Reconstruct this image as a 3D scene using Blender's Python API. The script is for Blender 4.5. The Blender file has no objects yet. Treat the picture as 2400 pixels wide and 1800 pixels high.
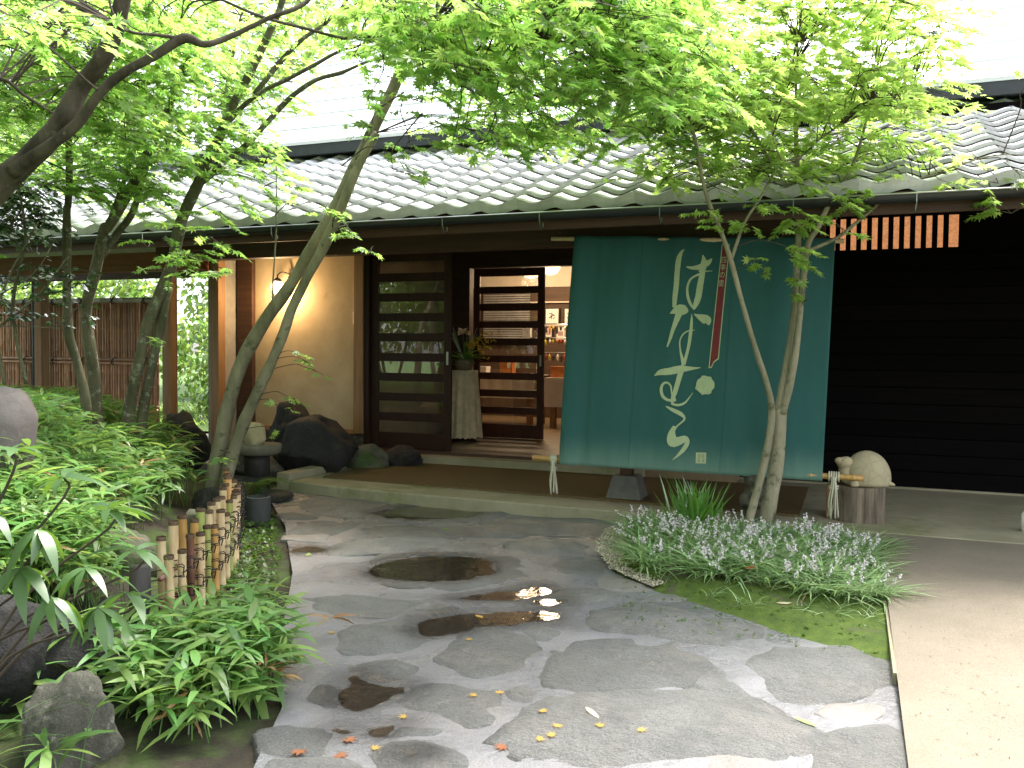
import bpy, bmesh, math, random
import numpy as np
from mathutils import Vector, Matrix, noise
rnd = random.Random(7)
rng = np.random.default_rng(7)
R = math.radians
sc = bpy.context.scene
C = sc.collection

# ------------------------------------------------------------------ camera
F, TH, PT, RL, H = 2042.0, R(21.4), math.atan(75/2042), 0.010, 1.3
fw = np.array([-math.sin(TH)*math.cos(PT), math.cos(TH)*math.cos(PT), -math.sin(PT)])
r0 = np.array([math.cos(TH), math.sin(TH), 0.0]); u0 = np.cross(r0, fw)
rt = r0*math.cos(RL)+u0*math.sin(RL); up = u0*math.cos(RL)-r0*math.sin(RL)
cam = bpy.data.objects.new('camera', bpy.data.cameras.new('camera')); C.objects.link(cam)
M = Matrix(((rt[0], up[0], -fw[0], 0), (rt[1], up[1], -fw[1], 0), (rt[2], up[2], -fw[2], H), (0, 0, 0, 1)))
cam.matrix_world = M
cam.data.sensor_width = 36; cam.data.lens = 36*F/2400; cam.data.clip_end = 400
sc.camera = cam
# ------------------------------------------------------------------ sky, sun, exposure
SUN_EL, SUN_AZ = R(61), R(18)      # azimuth measured from +Y towards +X
w = bpy.data.worlds.new('World'); sc.world = w; w.use_nodes = True
nt = w.node_tree; nt.nodes.clear()
sky = nt.nodes.new('ShaderNodeTexSky'); sky.sky_type = 'NISHITA'; sky.sun_disc = False
sky.sun_elevation = SUN_EL; sky.sun_rotation = SUN_AZ; sky.dust_density = 3.0; sky.air_density = 1.0
hs = nt.nodes.new('ShaderNodeHueSaturation'); hs.inputs['Saturation'].default_value = 0.3
bg = nt.nodes.new('ShaderNodeBackground'); bg.inputs['Strength'].default_value = 0.15
wo = nt.nodes.new('ShaderNodeOutputWorld')
nt.links.new(sky.outputs[0], hs.inputs['Color']); nt.links.new(hs.outputs[0], bg.inputs[0]); nt.links.new(bg.outputs[0], wo.inputs[0])
sl = bpy.data.lights.new('sun', 'SUN'); sl.energy = 2.0; sl.angle = R(22); sl.color = (1, .95, .87)
so = bpy.data.objects.new('sun', sl); C.objects.link(so)
sd = Vector((math.sin(SUN_AZ)*math.cos(SUN_EL), math.cos(SUN_AZ)*math.cos(SUN_EL), math.sin(SUN_EL)))
so.rotation_euler = sd.to_track_quat('Z', 'Y').to_euler(); so.location = (6, 4, 12)
vs = sc.view_settings; vs.view_transform = 'Standard'; vs.look = 'None'; vs.gamma = 1; vs.exposure = 2.45
sc.cycles.max_bounces = 10; sc.cycles.transparent_max_bounces = 12; sc.cycles.transmission_bounces = 6
sc.cycles.diffuse_bounces = 7
sc.cycles.sample_clamp_indirect = 8

# ------------------------------------------------------------------ measuring helpers (photo measurement -> place in the world)
def ray(x, y): return fw+rt*(x-1200)/F-up*(y-900)/F
CP = np.array([0, 0, H])
def onz(x, y, z=0.0): d = ray(x, y); return CP+d*((z-H)/d[2])
def ony(x, y, Y): d = ray(x, y); return CP+d*(Y/d[1])
def dep(x, y, D): return CP+ray(x, y)*D

# ------------------------------------------------------------------ object helpers
def tag(o, label=None, cat=None, group=None, kind=None):
    if label: o['label'] = label
    if cat: o['category'] = cat
    if group: o['group'] = group
    if kind: o['kind'] = kind
    return o
def empty(name, loc=(0, 0, 0), label=None, cat=None, group=None):
    o = bpy.data.objects.new(name, None); C.objects.link(o); o.location = loc; o.empty_display_size = .1
    return tag(o, label, cat, group)
def link(name, me, parent=None, mat=None, loc=None):
    o = bpy.data.objects.new(name, me); C.objects.link(o)
    if mat is not None and not me.materials:
        for m_ in (mat if isinstance(mat, (list, tuple)) else [mat]): me.materials.append(m_)
    if loc is not None: o.location = loc
    if parent is not None:
        o.parent = parent
        if loc is None:                       # mesh data is in world coordinates
            p = Vector((0, 0, 0)); q = parent
            while q is not None: p += q.location; q = q.parent
            o.location = -p
    return o
def mesh(name, v, f, smooth=False):
    me = bpy.data.meshes.new(name); me.from_pydata([tuple(map(float, a)) for a in v], [], [tuple(map(int, a)) for a in f])
    if smooth: me.polygons.foreach_set('use_smooth', [True]*len(me.polygons))
    me.update(); return me
def tri_mesh(name, V, T, smooth=False, extra=None):   # fast numpy triangles
    me = bpy.data.meshes.new(name)
    V = np.asarray(V, np.float32); T = np.asarray(T, np.int32)
    me.vertices.add(len(V)); me.vertices.foreach_set('co', V.ravel())
    me.loops.add(T.size); me.loops.foreach_set('vertex_index', T.ravel())
    me.polygons.add(len(T)); me.polygons.foreach_set('loop_start', np.arange(0, T.size, 3, dtype=np.int32))
    if smooth: me.polygons.foreach_set('use_smooth', np.ones(len(T), bool))
    me.update(calc_edges=True); me.validate(); return me
class MB:
    def __init__(s): s.v = []; s.f = []
    def add(s, v, f):
        n = len(s.v); s.v += [tuple(a) for a in v]; s.f += [tuple(i+n for i in q) for q in f]; return s
    def box(s, a, b, bev=0):
        x0, y0, z0 = a; x1, y1, z1 = b
        return s.add([(x0, y0, z0), (x1, y0, z0), (x1, y1, z0), (x0, y1, z0), (x0, y0, z1), (x1, y0, z1), (x1, y1, z1), (x0, y1, z1)],
                     [(0, 3, 2, 1), (4, 5, 6, 7), (0, 1, 5, 4), (1, 2, 6, 5), (2, 3, 7, 6), (3, 0, 4, 7)])
    def tube(s, pts, rad, n=8, cap=True):
        v, f = tube(pts, rad, n, cap); return s.add(v, f)
    def lathe(s, prof, c, n=24):
        v = []; f = []
        for r_, z in prof:
            for i in range(n): a = 2*math.pi*i/n; v.append((c[0]+r_*math.cos(a), c[1]+r_*math.sin(a), c[2]+z))
        for k in range(len(prof)-1):
            for i in range(n): j = (i+1) % n; f.append((k*n+i, k*n+j, k*n+n+j, k*n+n+i))
        f.append(tuple(range(n))[::-1]); f.append(tuple(range((len(prof)-1)*n, len(prof)*n)))
        return s.add(v, f)
    def build(s, name, mat, parent=None, smooth=False, bev=0, loc=None):
        o = link(name, mesh(name, s.v, s.f, smooth), parent, mat, loc)
        if bev:
            b = o.modifiers.new('bevel', 'BEVEL'); b.width = bev; b.segments = 2; b.limit_method = 'ANGLE'; b.angle_limit = R(50)
        return o
def tube(pts, rad, n=8, cap=True):
    P = [Vector(p) for p in pts]; v = []; f = []
    if not hasattr(rad, '__len__'): rad = [rad]*len(P)
    prev = None
    for i, p in enumerate(P):
        t = (P[min(i+1, len(P)-1)]-P[max(i-1, 0)])
        if t.length < 1e-9: t = Vector((0, 0, 1))
        t.normalize()
        if prev is None: a = t.orthogonal().normalized()
        else: a = (prev-t*prev.dot(t)).normalized()
        prev = a; b = t.cross(a)
        for k in range(n):
            an = 2*math.pi*k/n; v.append(p+(a*math.cos(an)+b*math.sin(an))*rad[i])
    for i in range(len(P)-1):
        for k in range(n):
            j = (k+1) % n; f.append((i*n+k, i*n+j, i*n+n+j, i*n+n+k))
    if cap: f.append(tuple(range(n))[::-1]); f.append(tuple(range((len(P)-1)*n, len(P)*n)))
    return v, f
def spline(P, sub=6):
    P = [np.array(p, float) for p in P]; out = []
    Q = [2*P[0]-P[1]]+P+[2*P[-1]-P[-2]]
    for i in range(1, len(Q)-2):
        for k in range(sub):
            t = k/sub; a, b, c, d = Q[i-1], Q[i], Q[i+1], Q[i+2]
            out.append(.5*((2*b)+(c-a)*t+(2*a-5*b+4*c-d)*t*t+(3*b-a-3*c+d)*t**3))
    out.append(P[-1]); return out

# ------------------------------------------------------------------ materials
def new_mat(name):
    m = bpy.data.materials.new(name); m.use_nodes = True; n = m.node_tree; n.nodes.clear()
    return m, n, (lambda t, **k: _node(n, t, k)), n.links.new
def _node(n, t, k):
    q = n.nodes.new(t)
    for a, b in k.items():
        if a in q.inputs: q.inputs[a].default_value = b
        else: setattr(q, a, b)
    return q
def col(c): return (c[0], c[1], c[2], 1)
def pmat(name, c1, c2=None, scale=6, rough=.7, rough2=None, bump=.3, bscale=None, stretch=(1, 1, 1), spec=.4, rand=0, detail=6,
         c3=None, s3=2, t3=.55, bdist=.01, island=False, metal=0, speck=0, wet=False, ledge=0):
    m, n, N, L = new_mat(name)
    tc = N('ShaderNodeTexCoord'); mp = N('ShaderNodeMapping'); mp.inputs['Scale'].default_value = stretch; L(tc.outputs['Object'], mp.inputs[0])
    no = N('ShaderNodeTexNoise', Scale=scale, Detail=detail, Roughness=.65); L(mp.outputs[0], no.inputs['Vector'])
    mx = N('ShaderNodeMix', data_type='RGBA'); c2 = c2 or tuple(x*.7 for x in c1)
    mx.inputs[6].default_value = col(c1); mx.inputs[7].default_value = col(c2)
    rp = N('ShaderNodeMapRange'); rp.inputs[1].default_value = .35; rp.inputs[2].default_value = .65; L(no.outputs[0], rp.inputs[0]); L(rp.outputs[0], mx.inputs[0])
    out = mx.outputs[2]
    if c3:
        n3 = N('ShaderNodeTexNoise', Scale=s3, Detail=7, Roughness=.7); L(tc.outputs['Object'], n3.inputs['Vector'])
        r3 = N('ShaderNodeMapRange'); r3.inputs[1].default_value = t3; r3.inputs[2].default_value = t3+.1; L(n3.outputs[0], r3.inputs[0])
        m3 = N('ShaderNodeMix', data_type='RGBA'); m3.inputs[7].default_value = col(c3); L(out, m3.inputs[6]); L(r3.outputs[0], m3.inputs[0]); out = m3.outputs[2]
    if rand:
        src = N('ShaderNodeNewGeometry').outputs['Random Per Island'] if island else N('ShaderNodeObjectInfo').outputs['Random']
        rr = N('ShaderNodeMapRange'); rr.inputs[3].default_value = 1-rand; rr.inputs[4].default_value = 1+rand; L(src, rr.inputs[0])
        hv = N('ShaderNodeHueSaturation'); L(rr.outputs[0], hv.inputs['Value']); L(out, hv.inputs['Color']); out = hv.outputs[0]
    if speck:
        ns = N('ShaderNodeTexNoise', Scale=170, Detail=3, Roughness=.8); L(tc.outputs['Object'], ns.inputs['Vector'])
        rs = N('ShaderNodeMapRange'); rs.inputs[1].default_value = .36; rs.inputs[2].default_value = .64; rs.inputs[3].default_value = 1-speck; rs.inputs[4].default_value = 1+speck; L(ns.outputs[0], rs.inputs[0])
        hv = N('ShaderNodeHueSaturation'); L(rs.outputs[0], hv.inputs['Value']); L(out, hv.inputs['Color']); out = hv.outputs[0]
    if wet:
        at = N('ShaderNodeAttribute', attribute_name='wet'); mw = N('ShaderNodeMapRange'); mw.inputs[3].default_value = 1; mw.inputs[4].default_value = .42; L(at.outputs['Fac'], mw.inputs[0])
        hv = N('ShaderNodeHueSaturation'); L(mw.outputs[0], hv.inputs['Value']); L(out, hv.inputs['Color']); out = hv.outputs[0]
    b = N('ShaderNodeBsdfPrincipled', Roughness=rough, Metallic=metal); b.inputs['Specular IOR Level'].default_value = spec
    L(out, b.inputs['Base Color'])
    if rough2 is not None:
        q = N('ShaderNodeMapRange'); q.inputs[1].default_value = .4; q.inputs[2].default_value = .6
        q.inputs[3].default_value = rough; q.inputs[4].default_value = rough2
        nr = N('ShaderNodeTexNoise', Scale=2.2, Detail=5); L(tc.outputs['Object'], nr.inputs['Vector']); L(nr.outputs[0], q.inputs[0]); ro = q.outputs[0]
        if wet:
            mw2 = N('ShaderNodeMapRange'); mw2.inputs[3].default_value = 1; mw2.inputs[4].default_value = .45; L(at.outputs['Fac'], mw2.inputs[0])
            mu = N('ShaderNodeMath', operation='MULTIPLY'); L(ro, mu.inputs[0]); L(mw2.outputs[0], mu.inputs[1]); ro = mu.outputs[0]
        L(ro, b.inputs['Roughness'])
    if bump:
        nb = N('ShaderNodeTexNoise', Scale=bscale or scale*4, Detail=8, Roughness=.7); L(mp.outputs[0], nb.inputs['Vector'])
        bp = N('ShaderNodeBump', Strength=bump, Distance=bdist); L(nb.outputs[0], bp.inputs['Height']); L(bp.outputs[0], b.inputs['Normal'])
        if ledge:
            nl_ = N('ShaderNodeTexNoise', Scale=3.2, Detail=9, Roughness=.62); L(tc.outputs['Object'], nl_.inputs['Vector'])
            st_ = N('ShaderNodeMath', operation='SNAP'); st_.inputs[1].default_value = .055; L(nl_.outputs[0], st_.inputs[0])
            b2 = N('ShaderNodeBump', Strength=ledge, Distance=.35); L(st_.outputs[0], b2.inputs['Height']); L(b2.outputs[0], bp.inputs['Normal'])
    o = N('ShaderNodeOutputMaterial'); L(b.outputs[0], o.inputs[0]); return m
def leaf_mat(name, dif, tra, gloss=.06, mix=.5, var=.35, rough=.4, hue=.02, c2=None):
    m, n, N, L = new_mat(name)
    g = N('ShaderNodeNewGeometry'); rr = N('ShaderNodeMapRange'); rr.inputs[3].default_value = 1-var; rr.inputs[4].default_value = 1+var
    L(g.outputs['Random Per Island'], rr.inputs[0])
    h1 = N('ShaderNodeMapRange'); h1.inputs[3].default_value = .5-hue; h1.inputs[4].default_value = .5+hue
    wn = N('ShaderNodeTexWhiteNoise', noise_dimensions='1D'); L(g.outputs['Random Per Island'], wn.inputs['W']); L(wn.outputs[0], h1.inputs[0])
    def hv(c):
        q = N('ShaderNodeHueSaturation'); q.inputs['Color'].default_value = col(c); L(rr.outputs[0], q.inputs['Value']); L(h1.outputs[0], q.inputs['Hue']); return q.outputs[0]
    d = N('ShaderNodeBsdfDiffuse'); L(hv(dif), d.inputs[0]); t = N('ShaderNodeBsdfTranslucent'); L(hv(tra), t.inputs[0])
    a = N('ShaderNodeMixShader'); a.inputs[0].default_value = mix; L(d.outputs[0], a.inputs[1]); L(t.outputs[0], a.inputs[2])
    gl = N('ShaderNodeBsdfGlossy', Roughness=rough); gl.inputs[0].default_value = (1, 1, 1, 1)
    s = N('ShaderNodeMixShader'); s.inputs[0].default_value = gloss; L(a.outputs[0], s.inputs[1]); L(gl.outputs[0], s.inputs[2])
    o = N('ShaderNodeOutputMaterial'); L(s.outputs[0], o.inputs[0]); return m
def glow(name, c, s, scale=0):
    m, n, N, L = new_mat(name); e = N('ShaderNodeEmission', Strength=s); e.inputs[0].default_value = col(c)
    if scale:
        tc = N('ShaderNodeTexCoord'); no = N('ShaderNodeTexNoise', Scale=scale, Detail=3); L(tc.outputs['Object'], no.inputs['Vector'])
        mr = N('ShaderNodeMapRange'); mr.inputs[1].default_value = .3; mr.inputs[2].default_value = .7; mr.inputs[3].default_value = s*.75; mr.inputs[4].default_value = s*1.25
        L(no.outputs[0], mr.inputs[0]); L(mr.outputs[0], e.inputs[1])
    o = N('ShaderNodeOutputMaterial'); L(e.outputs[0], o.inputs[0]); return m
def glass(name, tint=(1, 1, 1), rough=.0, f=1.5):
    m, n, N, L = new_mat(name); fr = N('ShaderNodeFresnel', IOR=f); bpn = None; t = N('ShaderNodeBsdfTransparent'); t.inputs[0].default_value = col(tint)
    g = N('ShaderNodeBsdfGlossy', Roughness=rough)
    if f < 1.4:
        tc = N('ShaderNodeTexCoord'); no = N('ShaderNodeTexNoise', Scale=9, Detail=4); L(tc.outputs['Object'], no.inputs['Vector']); bpn = N('ShaderNodeBump', Strength=.12, Distance=.02); L(no.outputs[0], bpn.inputs['Height']); L(bpn.outputs[0], g.inputs['Normal']); L(bpn.outputs[0], fr.inputs['Normal'])
    s = N('ShaderNodeMixShader'); mu = N('ShaderNodeMath', operation='MULTIPLY_ADD'); mu.inputs[1].default_value = 1.6; mu.inputs[2].default_value = .03
    L(fr.outputs[0], mu.inputs[0]); L(mu.outputs[0], s.inputs[0]); L(t.outputs[0], s.inputs[1]); L(g.outputs[0], s.inputs[2])
    o = N('ShaderNodeOutputMaterial'); L(s.outputs[0], o.inputs[0]); return m

m_soil = pmat('soil', (.045, .035, .022), (.02, .016, .01), 5, .95, bump=.8, bscale=40, c3=(.05, .075, .018), s3=1.6, t3=.47, bdist=.02)
m_grass_ground = pmat('meadow', (.09, .15, .035), (.05, .1, .02), 3, .9, bump=.9, bscale=60, bdist=.03)
m_moss = pmat('moss', (.10, .15, .018), (.05, .09, .012), 14, .95, bump=1, bscale=120, c3=(.10, .085, .06), s3=4, t3=.56, bdist=.012)
m_mortar = pmat('mortar', (.18, .178, .19), (.125, .125, .132), 2.2, .40, .2, bump=.55, bscale=24, c3=(.185, .172, .165), s3=1.3, t3=.55, spec=.5, bdist=.022, speck=.25, wet=True)
m_stone = pmat('paving_stone', (.175, .174, .168), (.125, .126, .122), 3.5, .6, .3, bump=.9, bscale=30, rand=.2, c3=(.20, .19, .18), s3=2.2, t3=.52, bdist=.04, spec=.45, speck=.42, wet=True, ledge=.8)
m_stone2 = pmat('paving_stone_pale', (.19, .175, .165), (.15, .14, .13), 5, .55, .35, bump=.6, bscale=38, rand=.1, bdist=.015, speck=.3, wet=True)
m_conc = pmat('concrete_aged', (.30, .27, .185), (.21, .195, .12), 2.5, .85, bump=.35, bscale=60, c3=(.16, .165, .07), s3=1.2, t3=.54)
m_pathc = pmat('washed_concrete', (.195, .162, .122), (.145, .122, .09), 1.3, .85, bump=.5, bscale=130, c3=(.24, .22, .12), s3=.8, t3=.58, bdist=.006, speck=.2)
m_gravel = pmat('gravel', (.42, .38, .29), (.24, .21, .15), 90, .9, bump=1, bscale=110, bdist=.012)
m_mat = pmat('coir_mat', (.15, .105, .05), (.10, .07, .034), 60, .98, bump=.8, bscale=160, bdist=.008, spec=.1)
m_tile = pmat('roof_tile_grey', (.62, .61, .625), (.47, .46, .47), 9, .36, .26, bump=.25, bscale=60, rand=.2, spec=.6, c3=(.24, .24, .21), s3=5, t3=.62)
m_ridge = pmat('ridge_tile_grey', (.17, .18, .17), (.11, .12, .11), 9, .5, bump=.3, rand=.1)
m_metal = pmat('roof_metal', (.80, .82, .84), (.74, .76, .79), 2, .38, bump=.05, metal=.35, rand=.04)
m_dark = pmat('dark_metal', (.02, .024, .028), (.014, .016, .018), 8, .35, bump=.05, spec=.5)
m_wood_o = pmat('cedar_wood', (.28, .155, .068), (.20, .105, .042), 3, .6, bump=.25, stretch=(8, 8, .6), rand=.1)
m_wood_d = pmat('brown_beam', (.075, .035, .018), (.045, .02, .012), 3, .6, bump=.25, stretch=(.5, 8, 8), rand=.1)
m_wood_oh = pmat('cedar_beam', (.26, .10, .035), (.17, .065, .024), 3, .6, bump=.25, stretch=(.6, 8, 8), rand=.1)
m_door_d = pmat('door_wood_dark', (.030, .013, .008), (.02, .009, .006), 4, .5, bump=.15, stretch=(6, 6, .6), spec=.18, rand=.1)
m_door_r = pmat('door_wood_red', (.085, .026, .015), (.055, .017, .01), 4, .42, bump=.15, stretch=(6, 6, .6), spec=.25, rand=.1)
m_board = pmat('black_board', (.0045, .0036, .0036), (.003, .0025, .0025), 4, .85, bump=.3, stretch=(.5, 8, 8), rand=.25, spec=.04)
m_plaster = pmat('plaster', (.42, .34, .22), (.34, .27, .165), 2.5, .9, bump=.35, bscale=40, c3=(.27, .22, .14), s3=5, t3=.62, spec=.1)
m_bam_w = pmat('bamboo_weathered', (.42, .235, .12), (.22, .115, .06), 5, .5, bump=.15, stretch=(6, 6, 1), rand=.4)
m_bam_p = pmat('bamboo_pale', (.36, .34, .27), (.25, .24, .19), 5, .45, bump=.1)
m_bam_y = [pmat('bamboo_yellow', (.50, .30, .09), (.36, .19, .06), 7, .38, bump=.1, stretch=(4, 4, 1), rand=.15, spec=.5),
           pmat('bamboo_straw', (.60, .48, .29), (.46, .32, .17), 7, .38, bump=.1, stretch=(4, 4, 1), rand=.15, spec=.5),
           pmat('bamboo_green', (.27, .34, .09), (.33, .33, .10), 5, .35, bump=.1, stretch=(4, 4, 1), rand=.1, spec=.5),
           pmat('bamboo_brown', (.20, .09, .05), (.10, .045, .035), 7, .4, bump=.1, stretch=(4, 4, 1), rand=.2, spec=.5)]
m_bam_ring = pmat('bamboo_node', (.12, .075, .04), (.06, .035, .02), 20, .6)
m_cord = pmat('palm_cord', (.012, .010, .009), None, 40, .8)
m_char = pmat('charred_wood', (.012, .011, .011), (.03, .025, .02), 10, .6, bump=.4, stretch=(4, 4, .5))
m_bark = pmat('maple_bark', (.165, .15, .10), (.07, .068, .04), 7, .9, bump=1, bscale=30, stretch=(1, 1, .35), c3=(.30, .31, .25), s3=13, t3=.56, bdist=.014, spec=.15)
m_bark2 = pmat('smooth_bark', (.29, .26, .18), (.13, .125, .075), 6, .8, bump=.9, bscale=26, stretch=(1, 1, .35), c3=(.075, .08, .04), s3=7, t3=.55, bdist=.012, spec=.15)
m_barkd = pmat('dark_bark', (.05, .042, .034), (.028, .024, .02), 6, .85, bump=.6, bscale=25, bdist=.01)
m_twig = pmat('twig', (.06, .045, .03), None, 10, .8, bump=0)
m_rock_k = pmat('rock_black', (.028, .026, .024), (.012, .011, .011), 4, .75, bump=1, bscale=20, c3=(.04, .045, .025), s3=4, t3=.6, bdist=.03, speck=.3, ledge=.5)
m_rock_g = pmat('rock_grey', (.12, .115, .092), (.06, .058, .045), 7, .88, bump=1, bscale=30, c3=(.26, .26, .21), s3=16, t3=.58, bdist=.02, speck=.3, ledge=.4)
m_rock_m = pmat('rock_mossy', (.12, .115, .085), (.06, .065, .035), 5, .9, bump=1, bscale=24, c3=(.05, .085, .02), s3=3, t3=.5, bdist=.02)
m_rock_p = pmat('rock_purple', (.12, .10, .098), (.08, .066, .064), 3, .65, bump=.7, bscale=20, c3=(.15, .125, .115), s3=3, t3=.55)
m_sand = pmat('carved_sandstone', (.40, .34, .21), (.32, .27, .16), 8, .85, bump=.4, bscale=60, bdist=.005)
m_statue = pmat('old_carving', (.075, .07, .05), (.04, .038, .027), 12, .85, bump=.6, c3=(.13, .12, .07), s3=10, t3=.6)
m_stumpb = pmat('stump_bark', (.26, .21, .15), (.09, .07, .05), 9, .9, bump=1, bscale=14, stretch=(3, 3, .25), bdist=.03)
m_stumpt = pmat('stump_top', (.16, .11, .065), (.1, .07, .04), 12, .8)
m_rope = pmat('white_rope', (.50, .48, .36), (.36, .35, .25), 60, .9, bump=.6, bscale=200, stretch=(1, 1, .2))
m_white = pmat('white_paint', (.75, .74, .7), (.68, .67, .63), 5, .5, bump=.02)
m_black = pmat('black_plastic', (.015, .015, .016), None, 5, .35, bump=0)
m_steel = pmat('steel', (.45, .46, .47), None, 5, .3, bump=.02, metal=1)
m_pot = pmat('grey_pot', (.05, .055, .055), (.035, .04, .04), 8, .7, bump=.3)
m_cloth = pmat('table_cloth_cream', (.72, .60, .38), (.5, .43, .28), 10, .95, bump=.3, bscale=300, c3=(.22, .25, .17), s3=14, t3=.6)
m_linen = pmat('linen_white', (.62, .57, .5), (.55, .5, .43), 8, .95, bump=.2)
m_vase = pmat('basket_vase', (.25, .2, .12), (.12, .1, .06), 40, .6)
m_yflow = leaf_mat('orchid_petal', (.6, .45, .03), (.5, .4, .03), .05, .4, .15)
m_wflow = leaf_mat('cream_petal', (.7, .62, .42), (.6, .5, .3), .05, .4, .1)
m_floor = pmat('vestibule_floor', (.26, .19, .11), (.2, .14, .08), 4, .5, bump=.2, bscale=50)
m_shopw = pmat('shop_wall', (.085, .05, .03), (.06, .035, .02), 4, .7, bump=.15, stretch=(.6, 4, 8))
m_shopp = pmat('shop_plaster', (.52, .46, .36), (.46, .4, .31), 3, .9, bump=.1)
m_paper = pmat('paper', (.72, .7, .64), (.66, .64, .58), 6, .8, bump=0)
m_ink = pmat('ink', (.02, .02, .02), None, 5, .7, bump=0)
m_red = pmat('lacquer_red', (.35, .05, .03), (.25, .035, .025), 6, .5, bump=0, rand=.4)
m_orange = pmat('orange_print', (.55, .22, .05), (.45, .12, .03), 30, .6, bump=0)
m_lavender = leaf_mat('lilac_petal', (.86, .78, .82), (.72, .64, .70), .05, .4, .25)
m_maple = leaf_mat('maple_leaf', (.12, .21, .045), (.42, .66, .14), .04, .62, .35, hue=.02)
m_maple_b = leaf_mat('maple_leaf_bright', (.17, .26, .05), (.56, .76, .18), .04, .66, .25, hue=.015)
m_far = leaf_mat('far_leaf', (.10, .16, .035), (.34, .52, .10), .05, .5, .4, hue=.025)
m_camel = leaf_mat('camellia_leaf', (.02, .055, .012), (.04, .1, .012), .16, .25, .35, rough=.22)
m_sasa = leaf_mat('bamboo_grass_leaf', (.14, .25, .065), (.30, .50, .10), .035, .4, .45, rough=.4, hue=.03)
m_sasad = leaf_mat('dry_leaf', (.30, .18, .08), (.3, .18, .06), .05, .3, .3, hue=.02)
m_big = leaf_mat('broad_leaf', (.05, .12, .035), (.13, .27, .03), .045, .35, .3, rough=.4, hue=.02)
m_lir = leaf_mat('lily_turf_leaf', (.25, .37, .17), (.40, .58, .18), .06, .4, .4, rough=.4, hue=.02)
m_iris = leaf_mat('iris_leaf', (.09, .22, .035), (.22, .48, .05), .08, .4, .25, rough=.35)
m_fern = leaf_mat('fern_leaf', (.06, .11, .02), (.14, .25, .03), .02, .4, .3)
m_yleaf = leaf_mat('yellow_leaf', (.45, .33, .07), (.4, .3, .05), .05, .3, .3, hue=.03)
m_bleaf = leaf_mat('brown_leaf', (.28, .12, .04), (.2, .08, .02), .05, .3, .3, hue=.02)
m_gleaf = leaf_mat('green_leaf', (.2, .3, .09), (.2, .3, .08), .08, .3, .2)
m_glass = glass('window_glass')
m_water = glass('puddle_water', (.90, .80, .68), .02, 1.33)

# ------------------------------------------------------------------ leaf templates (triangles)
def maple_tpl(n=7, kite=True):
    ang = {7: [0, 38, -38, 74, -74, 118, -118], 5: [0, 48, -48, 100, -100]}[n]
    ln = {7: [1, .93, .93, .74, .74, .42, .42], 5: [1, .85, .85, .55, .55]}[n]
    V = [(0, 0, 0)]; T = []
    for a, l in zip(ang, ln):
        a = R(a); d = np.array([math.cos(a), math.sin(a), 0]); p = np.array([-d[1], d[0], 0])
        i = len(V)
        if kite:
            V += [d*l*.45+p*l*.155+np.array([0, 0, .02]), d*l-np.array([0, 0, .10*l]), d*l*.45-p*l*.155+np.array([0, 0, .02])]
            T += [(0, i+2, i+1), (0, i+1, i)]
        else:
            V += [d*l*.25+p*.16, d*l-np.array([0, 0, .10]), d*l*.25-p*.16]; T += [(0, i+2, i+1), (0, i+1, i)] if False else [(i, i+2, i+1), (0, i+2, i)]
    V = np.array([tuple(v) for v in V]); V[:, 0] -= .1
    return V*.62, np.array(T)
def blade_tpl(seg=3, droop=.35, wide=1.0, fold=.1):
    V = []; T = []; k = 0
    ts = np.linspace(0, 1, seg+2)
    prof = lambda t: wide*.5*(math.sin(math.pi*min(1, t**.75))**.8 if 0 < t < 1 else 0)
    idx = []
    for t in ts:
        z = -droop*t*t
        if t == 0 or t == 1: V.append((t, 0, z)); idx.append([len(V)-1])
        else: V += [(t, prof(t), z+fold*.5*prof(t)), (t, -prof(t), z+fold*.5*prof(t))]; idx.append([len(V)-2, len(V)-1])
    for a, b in zip(idx[:-1], idx[1:]):
        if len(a) == 1: T.append((a[0], b[1], b[0]))
        elif len(b) == 1: T.append((a[0], a[1], b[0]))
        else: T += [(a[0], a[1], b[1]), (a[0], b[1], b[0])]
    return np.array(V), np.array(T)
T7 = maple_tpl(7, True); T5 = maple_tpl(5, True)
OV = blade_tpl(2, .12, .5, .25)
def nrm(a): return a/np.maximum(np.linalg.norm(a, axis=-1, keepdims=True), 1e-9)
def place(tpl, P, D, U, S, W=None):
    """copies of a template: at P, pointing along D, upper side towards U, length S, width factor W"""
    V, T = tpl; P = np.asarray(P); D = nrm(np.asarray(D)); U = np.asarray(U)
    Y = nrm(np.cross(U, D)); Z = np.cross(D, Y); S = np.asarray(S)[:, None, None]
    wv = V[:, 1][None, :, None]
    W = np.ones(len(P)) if W is None else np.asarray(W)
    X = P[:, None, :]+S*(V[:, 0][None, :, None]*D[:, None, :]+wv*W[:, None, None]*Y[:, None, :]+V[:, 2][None, :, None]*Z[:, None, :])
    n = len(V); TT = T[None]+(np.arange(len(P))*n)[:, None, None]
    return X.reshape(-1, 3), TT.reshape(-1, 3)
def joinvt(L):
    Vs = []; Ts = []; k = 0
    for v, t in L: Vs.append(v); Ts.append(t+k); k += len(v)
    return np.concatenate(Vs), np.concatenate(Ts)
def quads_to_tris(v, f):
    T = []
    for q in f:
        for i in range(1, len(q)-1): T.append((q[0], q[i], q[i+1]))
    return np.array([tuple(a) for a in v]), np.array(T)

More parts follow.
